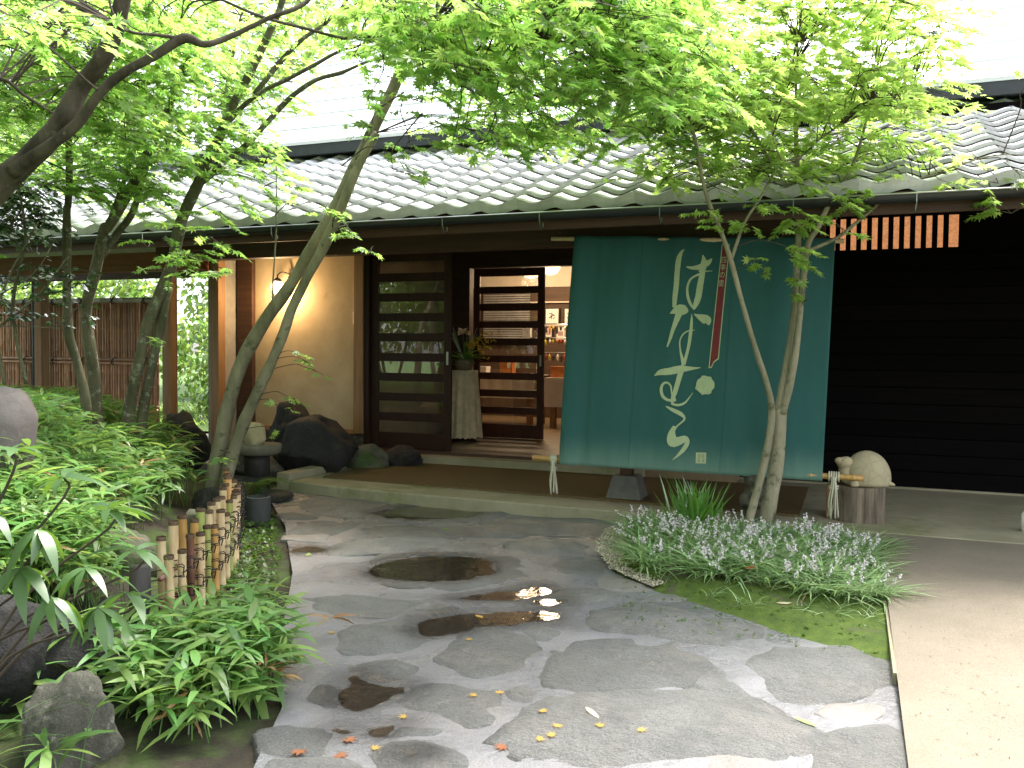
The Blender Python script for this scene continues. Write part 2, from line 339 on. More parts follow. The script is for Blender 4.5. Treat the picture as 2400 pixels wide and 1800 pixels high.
# ================================================================== GROUND
def hnoise(x, y, s, a): return a*noise.noise(Vector((x*s, y*s, 3.7)))
def sstep(a, b, x):
    t = min(1, max(0, (x-a)/(b-a))); return t*t*(3-2*t)
EDGE = [(-1.3, .5), (-1.66, 2.1), (-1.9, 2.6), (-2.35, 3.2), (-3.05, 4.2), (-3.95, 5.3), (-4.75, 6.3), (-5.2, 6.9)]
def left_of(x, y):
    ys = [e[1] for e in EDGE]; xs = [e[0] for e in EDGE]
    return float(np.interp(y, ys, xs))-x
def bank(x, y):
    d = left_of(x, y)
    h = .50*sstep(.35, 2.3, d)*sstep(7.3, 6.4, y)*sstep(.8, 3.6, y+ .25*max(0, -x-2.5))
    h += .25*sstep(3.0, 6, d)*sstep(7.3, 6.2, y)
    return h+hnoise(x, y, 1.5, .05)*sstep(.2, 1, d)+hnoise(x, y, 5, .015)
def sheet(name, x0, x1, y0, y1, step, zf, mat, kind='structure', keep=None):
    nx = int((x1-x0)/step)+1; ny = int((y1-y0)/step)+1
    v = [(x0+(x1-x0)*i/(nx-1), y0+(y1-y0)*j/(ny-1)) for j in range(ny) for i in range(nx)]
    v = [(x, y, zf(x, y)) for x, y in v]
    f = [(j*nx+i, j*nx+i+1, (j+1)*nx+i+1, (j+1)*nx+i) for j in range(ny-1) for i in range(nx-1)
         if keep is None or keep((v[j*nx+i][0]+v[(j+1)*nx+i+1][0])/2, (v[j*nx+i][1]+v[(j+1)*nx+i+1][1])/2)]
    o = link(name, mesh(name, v, f, True), None, mat); return tag(o, kind=kind)
g = MB().add([(-150, -80, -.06), (150, -80, -.06), (150, 200, -.06), (-150, 200, -.06)], [(0, 1, 2, 3)]).build('ground', m_grass_ground); tag(g, kind='structure')
sheet('garden_soil', -14, 3, .2, 13, .12, lambda x, y: bank(x, y)-.018 if y < 7.6 else -.01+hnoise(x, y, 2, .02), m_soil)
sheet('lawn', -26, -4, 10.6, 30, .5, lambda x, y: .06+hnoise(x, y, .6, .08), m_grass_ground)

# stone path -------------------------------------------------------
def poly_obj(name, pts, z, mat, parent=None, grid=.07, zf=None, th=None):
    bm = bmesh.new(); vs_ = [bm.verts.new((p[0], p[1], z)) for p in pts]; bm.faces.new(vs_)
    bm.normal_update()
    if bm.faces[:][0].normal.z < 0: bmesh.ops.reverse_faces(bm, faces=bm.faces[:])
    xs = [p[0] for p in pts]; ys = [p[1] for p in pts]
    for k in np.arange(min(xs), max(xs), grid)[1:]: bmesh.ops.bisect_plane(bm, geom=bm.verts[:]+bm.edges[:]+bm.faces[:], plane_co=(k, 0, 0), plane_no=(1, 0, 0))
    for k in np.arange(min(ys), max(ys), grid)[1:]: bmesh.ops.bisect_plane(bm, geom=bm.verts[:]+bm.edges[:]+bm.faces[:], plane_co=(0, k, 0), plane_no=(0, 1, 0))
    if zf:
        for v in bm.verts: v.co.z = zf(v.co.x, v.co.y)
    me = bpy.data.meshes.new(name); bm.to_mesh(me); bm.free(); me.polygons.foreach_set('use_smooth', [True]*len(me.polygons))
    return link(name, me, parent, mat)
def Dd(pts): return [(x*1.085, y*1.085) for x, y in pts]
def Z3(pts): return [(600+x*.4219, 1100+y*.4219) for x, y in pts]
def Z8(pts): return [(1400+x*.4822, 1000+y*.4822) for x, y in pts]
def wv(pts, z=.0): return [tuple(onz(x, y, z)[:2]) for x, y in pts]
edge_r = wv([(1553, 1223), (1440, 1255), (1398, 1295), (1440, 1345), (1530, 1385), (1700, 1440), (1880, 1500), (2090, 1560), (2125, 1610), (2160, 1700), (2195, 1800)])
path_out = [(-1.35, .5), (-1.66, 2.1), (-1.9, 2.6), (-2.35, 3.2), (-3.0, 4.2), (-3.85, 5.3), (-4.75, 6.3), (-4.85, 6.68), (-4.0, 6.62), (-2.2, 6.6), (-1.2, 6.55)]
path_out += [(p[0], p[1]) for p in edge_r[1:]] + [(.4, 2.4), (.6, .5)]
path_out = [tuple(p) for p in path_out]
mort_h = lambda x, y: .006+hnoise(x, y, 1.7, .014)+hnoise(x+9, y, 5, .008)+hnoise(x, y+4, 13, .0025)
# puddles: hollows in the ground that hold thin sheets of water
PUDP = [Z3([(640, 250), (820, 210), (1040, 205), (1240, 232), (1160, 270), (980, 284), (760, 280)]),
        Z3([(170, 442), (240, 428), (360, 430), (390, 442), (340, 456), (220, 462)]),
        Z3([(600, 575), (700, 520), (950, 482), (1250, 495), (1330, 560), (1150, 620), (900, 632), (700, 610)]),
        Z3([(870, 880), (960, 830), (1120, 812), (1400, 795), (1640, 790), (1670, 825), (1600, 850), (1400, 862), (1200, 892), (1080, 925), (930, 932)]),
        Z3([(1100, 725), (1260, 695), (1420, 675), (1580, 650), (1640, 690), (1500, 725), (1300, 732)]),
        Z3([(440, 1295), (480, 1195), (560, 1150), (660, 1180), (740, 1215), (880, 1200), (760, 1262), (650, 1315), (520, 1330)]),
        Z3([(610, 1475), (700, 1440), (810, 1428), (760, 1468), (690, 1492)]),
        Z3([(410, 1465), (470, 1452), (550, 1463), (480, 1482)]),
        Z3([(1530, 745), (1600, 726), (1700, 733), (1640, 757)]),
        Z3([(820, 1590), (860, 1580), (900, 1595), (850, 1610)])]
PUDW = [spline([np.array([*p, 0]) for p in wv(pp, 0)+wv(pp[:1], 0)], 5)[:-1] for pp in PUDP]
PUDW = [[np.array([p[0]+hnoise(p[0], p[1], 9, .022), p[1]+hnoise(p[1], p[0], 9, .022)]) for p in P] for P in PUDW]
PUDA = [np.array(P) for P in PUDW]; PUDC = [P.mean(0) for P in PUDA]; PUDR = [np.linalg.norm(P-c, axis=1).max() for P, c in zip(PUDA, PUDC)]
def pud(x, y):
    """signed depth inside a puddle: (index, inside distance) or wetness outside"""
    best = (-1, 9.)
    for i, P in enumerate(PUDA):
        if math.hypot(x-PUDC[i][0], y-PUDC[i][1]) > PUDR[i]+.35: continue
        d = math.sqrt(((P-(x, y))**2).sum(1).min()); ins = False; j = len(P)-1
        for k in range(len(P)):
            if (P[k][1] > y) != (P[j][1] > y) and x < (P[j][0]-P[k][0])*(y-P[k][1])/(P[j][1]-P[k][1])+P[k][0]: ins = not ins
            j = k
        sd_ = -d if ins else d
        if sd_ < best[1]: best = (i, sd_)
    return best
def base_h(x, y): return .006+hnoise(x, y, 1.7, .014)
PUDZ = [min(base_h(*p) for p in P)-.002 for P in PUDA]
def hollow(x, y, z):
    i, d = pud(x, y)
    if i < 0: return z, 0.
    k = sstep(.07, -.03, d); zt = PUDZ[i]-.008*sstep(.0, -.06, d)+.004*sstep(-.0, .05, d)+hnoise(x, y+3, 9, .009)+hnoise(x, y, 22, .004)
    return z*(1-k)+zt*k, 1-sstep(-.01, .16+.06*noise.noise(Vector((x*6, y*6, 0))), d)
def wet_attr(me, wl):
    a = me.attributes.new('wet', 'FLOAT', 'POINT'); a.data.foreach_set('value', np.array(wl, np.float32))
path = poly_obj('stone_path', path_out, 0, m_mortar, None, .04, lambda x, y: hollow(x, y, mort_h(x, y))[0])
wet_attr(path.data, [hollow(q.co.x, q.co.y, 0)[1] for q in path.data.vertices]); tag(path, kind='structure')
STONES = [Z3([(45, 125), (110, 98), (180, 100), (195, 120), (140, 145), (40, 150)]),
 Z3([(235, 190), (330, 162), (560, 158), (740, 185), (800, 215), (640, 235), (600, 262), (420, 258), (290, 232)]),
 Z3([(610, 245), (760, 205), (1000, 195), (1240, 225), (1250, 265), (1100, 290), (820, 290), (660, 280)]),
 Z3([(1260, 240), (1400, 225), (1410, 245), (1330, 275), (1250, 275)]),
 Z3([(1280, 290), (1500, 262), (1740, 268), (1960, 255), (2010, 295), (1960, 340), (1850, 370), (1600, 365), (1450, 340), (1290, 310)]),
 Z3([(180, 345), (250, 295), (400, 290), (540, 310), (545, 330), (440, 360), (250, 362)]),
 Z3([(150, 385), (185, 360), (380, 362), (385, 385), (350, 395)]),
 Z3([(555, 345), (640, 325), (850, 318), (1200, 330), (1220, 370), (980, 375), (700, 372)]),
 Z3([(420, 440), (560, 395), (860, 385), (1180, 400), (1260, 430), (1180, 455), (760, 465), (480, 470)]),
 Z3([(1250, 350), (1360, 342), (1500, 355), (1480, 372), (1300, 370)]),
 Z3([(1400, 395), (1560, 385), (1760, 400), (1840, 440), (1830, 480), (1650, 470), (1440, 450), (1390, 420)]),
 Z3([(640, 540), (720, 480), (950, 460), (1250, 470), (1450, 500), (1495, 560), (1380, 620), (1100, 655), (850, 650), (660, 610)]),
 Z3([(1620, 545), (1700, 505), (1850, 500), (1960, 540), (1900, 590), (1700, 580)]),
 Z3([(285, 715), (500, 700), (760, 715), (950, 735), (900, 780), (640, 820), (400, 800), (320, 770)]),
 Z3([(430, 960), (520, 880), (740, 850), (900, 870), (960, 930), (900, 980), (700, 1010), (500, 1010)]),
 Z3([(950, 790), (1010, 750), (1110, 760), (1100, 800), (1020, 835), (950, 820)]),
 Z3([(1000, 1040), (1100, 940), (1230, 880), (1330, 880), (1450, 920), (1560, 990), (1480, 1080), (1330, 1140), (1180, 1140), (1080, 1100)]),
 Z3([(1460, 900), (1530, 870), (1640, 880), (1700, 920), (1620, 950), (1540, 940)]),
 Dd([(1175, 1460), (1200, 1410), (1290, 1385), (1440, 1385), (1530, 1410), (1500, 1470), (1420, 1480), (1290, 1490), (1200, 1480)]),
 Z3([(800, 1290), (900, 1200), (1010, 1180), (1260, 1220), (1340, 1260), (1330, 1330), (1280, 1400), (1160, 1420), (1000, 1370), (850, 1320)]),
 Z3([(1390, 1230), (1440, 1200), (1540, 1215), (1560, 1260), (1530, 1300), (1430, 1280)]),
 Dd([(1080, 1600), (1140, 1540), (1210, 1500), (1400, 1490), (1580, 1500), (1700, 1560), (1760, 1600), (1700, 1640), (1500, 1635), (1280, 1650), (1130, 1630)]),
 Dd([(1595, 1430), (1680, 1400), (1830, 1400), (1930, 1440), (1900, 1490), (1800, 1510), (1720, 1515), (1650, 1480)]),
 Z3([(10, 1480), (60, 1440), (200, 1425), (400, 1450), (440, 1500), (400, 1580), (200, 1590), (40, 1580)]),
 Z3([(40, 1640), (120, 1605), (440, 1600), (560, 1640), (600, 1740), (300, 1780), (60, 1740)]),
 Z3([(640, 1580), (760, 1510), (960, 1500), (1100, 1560), (1180, 1640), (1000, 1700), (760, 1700)]),
 Z3([(280, 1270), (340, 1200), (440, 1200), (500, 1250), (460, 1300), (380, 1310)]),
 Z3([(540, 1455), (640, 1425), (800, 1430), (1000, 1440), (1030, 1475), (850, 1490), (650, 1488)]),
 Z8([(1070, 1390), (1130, 1350), (1260, 1345), (1400, 1365), (1330, 1420), (1150, 1420)]),
 Z8([(500, 1600), (700, 1570), (860, 1600), (880, 1659), (560, 1690)]),
 Z8([(1000, 1560), (1150, 1480), (1400, 1460), (1520, 1500), (1560, 1600), (1560, 1700), (1100, 1700)]),
 Z8([(200, 835), (330, 810), (440, 830), (380, 850), (230, 850)]),
 Z8([(0, 740), (100, 725), (250, 770), (200, 800), (20, 790)]),
 Z8([(0, 900), (250, 860), (520, 920), (800, 960), (700, 1040), (500, 1060), (200, 1010), (20, 980)]),
 Z8([(490, 1215), (590, 1180), (680, 1250), (760, 1330), (640, 1330), (500, 1290)]),
 Z3([(1530, 680), (1800, 655), (2050, 690), (1950, 730), (1650, 740)]),
 Z3([(500, 1090), (700, 1050), (880, 1090), (830, 1150), (700, 1170), (560, 1140)]),
 Z3([(120, 250), (210, 240), (330, 255), (340, 280), (180, 275)]),
 Z3([(1200, 1800), (1600, 1760), (2100, 1760), (2100, 1950), (1500, 2000)]),
 Z3([(1000, 2100), (1500, 2080), (1500, 2350), (1000, 2400)]),
 Z3([(400, 1850), (900, 1800), (1000, 2000), (500, 2050)])]
CONC = {}
for i, st in enumerate(STONES):
    P = spline([np.array([*p, 0]) for p in wv(st, .01)]+[np.array([*wv(st[:1], .01)[0], 0])], 6)[:-1]
    wl = []; c = sum(P)/len(P); size = max(np.linalg.norm(p-c) for p in P); K = 16; v = []; f = []
    n = len(P); ph = rnd.uniform(0, 99); dome = min(.022, .006+.02*size); cc = CONC.get(i, 0); tl = (rnd.uniform(-.01, .01), rnd.uniform(-.01, .01))
    for k in range(1, K+1):
        t = (k/K)**.8
        for j, p in enumerate(P):
            q = c+(p-c)*t*1.17*(1+(.07*noise.noise(Vector((j*.35, ph, k*.1)))+.03*noise.noise(Vector((j*1.1, ph, 0))))*t)
            z = .004+dome*(1-t**3.5)-.006*t**6+hnoise(q[0], q[1], 7, .007)+hnoise(q[0], q[1], 16, .005)-cc*max(0, 1-(t/.75)**2)+tl[0]*(q[0]-c[0])+tl[1]*(q[1]-c[1])
            z += hnoise(q[0], q[1], 1.7, .010)+.002
            z, w_ = hollow(q[0], q[1], z); wl.append(max(w_, .8*sstep(.86, .95, t)*sstep(-.05, .3, noise.noise(Vector((q[0]*2.3, q[1]*2.3, ph))))))
            if k == K: z = -.03
            v.append((q[0], q[1], z))
    zc, w_ = hollow(c[0], c[1], .006+dome+hnoise(c[0], c[1], 1.7, .01)+hnoise(c[0], c[1], 7, .006)); wl.append(w_)
    v.append((c[0], c[1], zc))
    for k in range(K-1):
        for j in range(n): a = k*n+j; b = k*n+(j+1) % n; f.append((a, a+n, b+n, b))
    for j in range(n): f.append((len(v)-1, j, (j+1) % n))
    o = link('paving_stone', mesh('paving_stone', v, f, True), path, m_stone2 if i in (6, 28, 29, 32) else m_stone); wet_attr(o.data, wl)
for P, z in zip(PUDA, PUDZ):
    c = P.mean(0); o = poly_obj('puddle', [tuple(c+(p-c)*1.12) for p in P], z, m_water, None, 5); tag(o, kind='structure')

# planting bed, gravel, washed concrete path, platform ------------------
bed = [edge_r[i] for i in range(3, 8)]
bed_poly = [tuple(p) for p in edge_r[3:8]]+[(.17, 3.86), (.172, 6.38), (-1.2, 6.38), tuple(wv([(1480, 1290)])[0])]
def edge_dist(x, y):
    p = np.array([x, y]); m_ = 9
    for a, b in zip(edge_r[:-1], edge_r[1:]):
        a = np.array(a[:2]); b = np.array(b[:2]); t_ = min(1, max(0, np.dot(p-a, b-a)/np.dot(b-a, b-a))); m_ = min(m_, np.linalg.norm(a+(b-a)*t_-p))
    return m_
def mound(x, y):
    e = sstep(0, .22, edge_dist(x, y)); return mort_h(x, y)*(1-e)-.002*(1-e)+e*(.03+.035*sstep(.0, .5, min(.17-x+.05, 6.5-y))*sstep(4.0, 5, y)+hnoise(x, y, 5, .012))
o = poly_obj('moss_bed', bed_poly, 0, m_moss, None, .07, mound); tag(o, kind='structure')
o = poly_obj('gravel_patch', [tuple(p) for p in wv([(1398, 1295), (1420, 1250), (1545, 1215), (1640, 1240), (1600, 1310), (1560, 1372), (1530, 1385), (1440, 1345)])], 0, m_gravel, None, .05,
             lambda x, y: .022+hnoise(x, y, 8, .008)); tag(o, kind='structure')
rp = lambda x, y: .02+.075*sstep(1.5, 6.4, y)
o = sheet('concrete_path', .185, 7, -1, 6.385, .2, rp, m_pathc)
MB().box((.172, 3.7, -.05), (.185, 6.385, .055)).build('path_edging', m_conc); tag(bpy.data.objects['path_edging'], kind='structure')
# platform with slightly wavy front
pf = [(-4.78, 6.66), (-4.3, 6.56), (-3.6, 6.50), (-2.4, 6.45), (-1.2, 6.42), (0, 6.40), (1.4, 6.39), (7, 6.39)]
v = [(x, y, .1) for x, y in pf]+[(x, y, -.05) for x, y in pf]+[(x, 8.62, .1) for x, y in pf]; n = len(pf)
f = [(i, i+n, i+n+1, i+1)[::-1] for i in range(n-1)]+[(i, i+1, i+1+2*n, i+2*n) for i in range(n-1)]
o = link('entrance_platform', mesh('entrance_platform', v, [q[::-1] for q in f[:n-1]]+f[n-1:]), None, m_conc); tag(o, kind='structure')
b_ = o.modifiers.new('bevel', 'BEVEL'); b_.width = .012; b_.segments = 2
kb = MB().box((-4.95, 6.68, -.03), (-4.80, 8.3, .165)).build('platform_kerb', m_conc, bev=.01); tag(kb, kind='structure')
MB().box((-12.5, 7.3, -.04), (-5.9, 9.9, .10)).build('walkway_floor', pmat('walkway_slab', (.38, .36, .33), (.3, .28, .25), 3, .7, bump=.3), bev=.01); tag(bpy.data.objects['walkway_floor'], kind='structure')
MB().box((-5.9, 8.3, -.04), (-1.0, 14.2, .2)).build('vestibule_floor', m_floor); tag(bpy.data.objects['vestibule_floor'], kind='structure')
mt = MB().add([(-4.62, 6.95, .1), (-.35, 6.74, .1), (-.35, 8.2, .1), (-4.62, 8.2, .1), (-4.62, 6.95, .118), (-.35, 6.74, .118), (-.35, 8.2, .118), (-4.62, 8.2, .118)],
              [(4, 5, 6, 7), (0, 1, 5, 4), (1, 2, 6, 5), (2, 3, 7, 6), (3, 0, 4, 7)]).build('door_mat', m_mat)
tag(mt, 'large brown coir mat laid on the concrete platform before the entrance', 'mat')

# ================================================================== BUILDING
B = empty('restaurant_building', (-3, 8.4, 0), 'low Japanese restaurant building with wavy grey tiled eaves and dark sliding doors', 'building')
EY, EZ, SL, TY = 6.20, 2.40, .42, 9.1
phi = math.atan(SL); TW, TL = .30, .245
roof = MB().add([(-13.5, EY+.03, EZ-.03), (6, EY+.03, EZ-.03), (6, TY+.1, EZ-.03+SL*(TY+.07-EY)), (-13.5, TY+.1, EZ-.03+SL*(TY+.07-EY)),
                 (-13.5, EY+.03, EZ-.07), (6, EY+.03, EZ-.07), (6, TY+.1, EZ-.07+SL*(TY+.07-EY)), (-13.5, TY+.1, EZ-.07+SL*(TY+.07-EY))],
                [(0, 1, 2, 3), (7, 6, 5, 4), (0, 4, 5, 1)]).build('roof', m_wood_d, B)
def tile_mesh(name, eave=False):
    n = 12; v = []; f = []
    for i in range(n+1):
        t = i/n; tt = t**.8; z = .042*abs(math.cos(math.pi*tt))**1.6+ (.008 if t < .05 else 0)
        x = t*(TW+.012)-.006
        th = .082 if eave else .026
        v += [(x, 0, z+.040), (x, TL+.03, z+.002), (x, 0.002, z+.040-th)]
    for i in range(n):
        a = i*3; b = a+3; f += [(a, b, b+1, a+1), (a+2, b+2, b, a)]
    me = mesh(name, v, f, True); me.materials.append(m_tile)
    return me
# flat-shade the front edge so the lip reads
def split_smooth(me):
    for p in me.polygons: p.use_smooth = True
    me.update()
tm = tile_mesh('roof_tile'); te = tile_mesh('eave_tile', True)
for me in (tm, te):
    for k, p in enumerate(me.polygons): p.use_smooth = (k % 2 == 0)
tiles = []
rows = 13
for r_ in range(rows):
    for c_ in range(-45, 20):
        x = c_*TW; d = r_*TL
        if x < -13.3 or x > 5.7: continue
        y = EY+d*math.cos(phi); z = EZ+d*math.sin(phi)-.022
        cx = x+.15; rel = np.array([cx, y, z])-CP; zc = rel@fw; px = 1200+F*(rel@rt)/zc
        tiles.append((zc if -60 < px < 2460 else 99+zc, r_, x, y, z))
tiles.sort()
V = []; T = []; tb = [quads_to_tris([v.co[:] for v in m_.vertices], [tuple(p.vertices) for p in m_.polygons]) for m_ in (tm, te)]
rotm = np.array(Matrix.Rotation(phi, 3, 'X'))
for i, (zc, r_, x, y, z) in enumerate(tiles):
    me = te if r_ == 0 else tm
    jx, jr = rnd.uniform(-.003, .003), rnd.uniform(-.012, .012)
    if i < 300:
        o = bpy.data.objects.new('roof_tile', me); C.objects.link(o); o.parent = roof
        o.location = Vector((x+jx, y, z+rnd.uniform(0, .004)))-Vector(B.location)-Vector(roof.location); o.rotation_euler = (phi+jr*.5, 0, jr)
    else:
        tv, tt = tb[1 if r_ == 0 else 0]; V.append(tv@rotm.T+np.array([x+jx, y, z])); T.append(tt+sum(0 for _ in ()))
k = 0
for i in range(len(T)): T[i] = T[i]+k; k += len(V[i])
o = link('roof_tiles_beyond', tri_mesh('roof_tiles_beyond', np.concatenate(V), np.concatenate(T)), roof, m_tile); o['kind'] = 'stuff'
# fascia, gutter, hooks
MB().box((-13.5, EY+.07, EZ-.17), (6, EY+.10, EZ-.075)).build('fascia_board', m_wood_d, B)
gy, gz = 6.15, 2.335
v = []; f = []; n = 9
for x in (-13.5, 6):
    for i in range(n): a = math.pi*i/(n-1); v.append((x, gy+.04-.05*math.cos(a), gz-.05*math.sin(a)))
for i in range(n-1): f.append((i, i+1, n+i+1, n+i))
gut = MB().add(v, f).build('gutter', m_dark, B, True)
MB().tube([(-13.5, gy-.012, gz+.004), (6, gy-.012, gz+.004)], .006, 6).build('gutter_bead', m_steel, gut)
for x in [-11.6, -10.2, -8.8, -7.4, -6.0, -4.6, -3.85, -3.0, -2.2, -1.3, -.4, .35, 1.2, 2.2]:
    MB().tube(spline([(x, gy-.012, gz+.004), (x, gy-.01, gz-.06), (x, gy+.03, gz-.11), (x, gy+.07, gz-.10), (x, gy+.075, gz-.06)], 4), .004, 5).build('gutter_hook', m_steel, gut)
# soffit rafters
for x in np.arange(-12.9, 5.5, .45):
    MB().add([(x, EY+.1, EZ-.16), (x+.06, EY+.1, EZ-.16), (x+.06, 8.5, EZ-.16+SL*2.3), (x, 8.5, EZ-.16+SL*2.3),
              (x, EY+.1, EZ-.075), (x+.06, EY+.1, EZ-.075), (x+.06, 8.5, EZ-.075+SL*2.3), (x, 8.5, EZ-.075+SL*2.3)],
             [(0, 3, 2, 1), (4, 5, 6, 7), (0, 1, 5, 4), (1, 2, 6, 5), (3, 0, 4, 7)]).build('rafter', m_wood_d, B)
MB().box((-6.6, 6.92, 2.18), (-.22, 7.06, 2.40)).build('beam', m_wood_d, B, bev=.006)
MB().box((-13.4, 7.94, 2.20), (-6.9, 8.06, 2.42)).build('beam', m_wood_oh, B, bev=.006)
MB().box((-13.4, 9.74, 2.30), (-6.9, 9.82, 2.40)).build('beam', m_wood_d, B, bev=.004)
MB().box((-6.9, 8.28, 2.48), (-3.95, 8.44, 2.66)).build('beam', m_wood_d, B, bev=.006)
MB().box((-5.0, 8.30, 2.37), (-1.86, 8.46, 2.476)).build('door_header', m_wood_d, B, bev=.004)
MB().box((-13.4, 9.05, 3.3), (-6.9, 9.15, 3.5)).build('beam', m_wood_d, B)
# posts
def post(x0, x1, y0, y1, z0, z1, m): return MB().box((x0, y0, z0), (x1, y1, z1)).build('post', m, B, bev=.006)
for x in (-9.45, -7.42): post(x-.06, x+.06, 7.94, 8.06, .1, 2.2, m_wood_o)
for x in (-12.6,): post(x-.05, x+.05, 9.73, 9.83, .1, 2.3, m_wood_o)
post(-6.78, -6.67, 7.94, 8.06, .1, 2.42, m_wood_o)
MB().box((-6.95, 8.1, .1), (-6.76, 8.5, 2.48)).build('wall_return', pmat('grey_plaster', (.30, .28, .24), None, 4, .9, bump=.2), B)
post(-6.74, -6.52, 8.34, 8.50, .1, 2.48, m_wood_d)
post(-5.14, -5.02, 8.31, 8.47, .38, 2.48, m_wood_o)
post(-5.02, -4.96, 8.33, 8.49, .1, 2.48, m_door_d)
MB().box((-6.52, 8.40, .42), (-5.14, 8.50, 2.48)).build('plaster_wall', m_plaster, B)
MB().box((-6.52, 8.36, .37), (-5.14, 8.52, .42)).build('wall_sill', m_wood_o, B)
MB().box((-6.95, 8.42, -.03), (-5.0, 8.52, .37)).build('wall_footing', m_rock_g, B)
ft = MB().add([(-1.87, 6.87, .1), (-1.57, 6.87, .1), (-1.57, 7.17, .1), (-1.87, 7.17, .1), (-1.82, 6.92, .30), (-1.62, 6.92, .30), (-1.62, 7.12, .30), (-1.82, 7.12, .30)],
              [(4, 5, 6, 7), (0, 1, 5, 4), (1, 2, 6, 5), (2, 3, 7, 6), (3, 0, 4, 7)]).build('post_footing', pmat('foot_stone', (.15, .145, .125), (.1, .1, .085), 8, .8, bump=.4), B, bev=.01)
post(-1.77, -1.67, 6.96, 7.06, .30, 2.18, m_wood_d)
# black board wall on the right with lattice window
WY = 8.6
bw = MB().box((-1.86, WY+.03, .1), (7, WY+.09, 2.26)).box((-1.86, WY+.03, 2.56), (7, WY+.09, 3.5)).box((-1.86, WY+.03, 2.26), (-.95, WY+.09, 2.56)).box((.84, WY+.03, 2.26), (7, WY+.09, 2.56)).build('board_wall', m_board, B)
z = .12
while z < 2.2:
    MB().box((-1.86, WY, z), (7, WY+.029, z+.142)).build('wall_board', m_board, bw, bev=.003); z += .15
MB().box((-1.86, WY-.03, .1), (7, WY-.002, .118)).build('wall_base', m_conc, bw)
post(-1.98, -1.86, 8.5, 8.64, .1, 2.6, m_door_d)
lat = MB().box((-1.0, WY-.02, 2.225), (.9, WY+.028, 2.262)).box((-1.0, WY-.02, 2.555), (.9, WY+.028, 2.60)).build('lattice_window', m_board, B)
lat_o = MB().box((-1.0, WY+.095, 2.20), (.9, WY+.10, 2.62)).build('window_pane', glow('lit_washi', (1, .42, .17), .115, 60), lat)
x = -.90
while x < .80:
    MB().box((x, WY-.015, 2.262), (x+.042, WY+.026, 2.555)).build('window_bar', m_board, lat); x += .0895
# sliding doors -------------------------------------------------------
def door(x0, x1, Y, z0, z1, mw, name, label, handle=True):
    d = MB().box((x0, Y-.02, z0), (x0+.085, Y+.02, z1)).box((x1-.085, Y-.02, z0), (x1, Y+.02, z1)).box((x0+.085, Y-.018, z1-.10), (x1-.085, Y+.018, z1)).box((x0+.085, Y-.018, z0), (x1-.085, Y+.018, z0+.175)).build(name, mw, B, bev=.003)
    d['label'] = label
    p = (z1-.10-(z0+.175)); pit = (p+.089)/9
    for k in range(8):
        zz = z0+.175+pit*(k+1)-.089
        MB().box((x0+.085, Y-.016, zz), (x1-.085, Y+.016, zz+.089)).build('door_rail', mw, d, bev=.003)
    for k in range(9):
        zz = z0+.175+pit*k
        MB().box((x0+.085, Y-.002, zz), (x1-.085, Y+.002, zz+pit-.089)).build('glass_pane', m_glass, d)
    if handle:
        MB().box((x1-.052, Y-.024, z0+.92), (x1-.028, Y-.0205, z0+1.06)).build('handle', m_steel, d)
    return d
door(-4.955, -3.985, 8.40, .235, 2.37, m_door_d, 'sliding_door', 'dark brown outer sliding door with nine glazed slots')
door(-4.57, -3.61, 10.30, .205, 2.36, m_door_r, 'sliding_door', 'reddish inner sliding door standing half open')
MB().box((-4.96, 8.30, .2), (-1.86, 8.47, .232)).build('door_track', m_wood_d, B)
MB().box((-4.78, 8.20, .1), (-1.86, 8.30, .19)).build('door_step', m_conc, B)
# vestibule walls, ceiling, shop room
MB().box((-5.12, 8.5, .2), (-4.98, 10.26, 2.6)).build('inner_wall', m_plaster, B)
MB().box((-4.98, 10.26, .2), (-4.62, 10.38, 2.6)).build('inner_wall', m_wood_d, B)
MB().box((-4.62, 10.26, 2.37), (-1.86, 10.38, 2.6)).build('inner_header', m_wood_d, B)
MB().box((-2.6, 10.26, .2), (-1.86, 10.38, 2.37)).build('inner_wall', m_wood_d, B)
MB().box((-1.86, 8.7, .2), (-1.76, 10.38, 2.6)).build('inner_wall', m_shopw, B)
MB().box((-5.12, 8.48, 2.6), (-1.76, 10.4, 2.68)).build('vestibule_ceiling', m_wood_d, B)
MB().box((-7.2, 13.9, .2), (-.9, 14.0, 2.4)).build('shop_wall', m_shopw, B)
MB().box((-7.2, 13.88, 2.4), (-.9, 14.0, 3.0)).build('shop_wall', m_shopp, B)
MB().box((-7.3, 10.4, .2), (-7.2, 14.0, 3.0)).build('shop_wall', m_shopp, B)
MB().box((-.9, 10.4, .2), (-.8, 14.0, 3.0)).build('shop_wall', m_shopp, B)
MB().box((-7.3, 10.4, 3.0), (-.8, 14.0, 3.1)).build('shop_ceiling', m_shopp, B)
MB().box((-7.3, 10.39, .2), (-5.12, 10.41, 3.0)).build('shop_wall', m_shopp, B)
MB().box((-1.86, 10.39, .2), (-.8, 10.41, 3.0)).build('shop_wall', m_shopp, B)
MB().box((-5.12, 10.385, 2.6), (-1.86, 10.41, 3.0)).build('shop_wall', m_shopp, B)
MB().box((-7.2, 8.5, 3.1), (-.8, 14, 3.12)).build('ceiling_board', m_wood_d, B)
MB().box((-7.3, 10.4, -.05), (-5.9, 14, .2)).build('shop_floor', m_floor, B)
MB().box((-7.0, 8.62, .1), (-6.9, 14.0, 3.3)).build('side_wall', m_plaster, B)
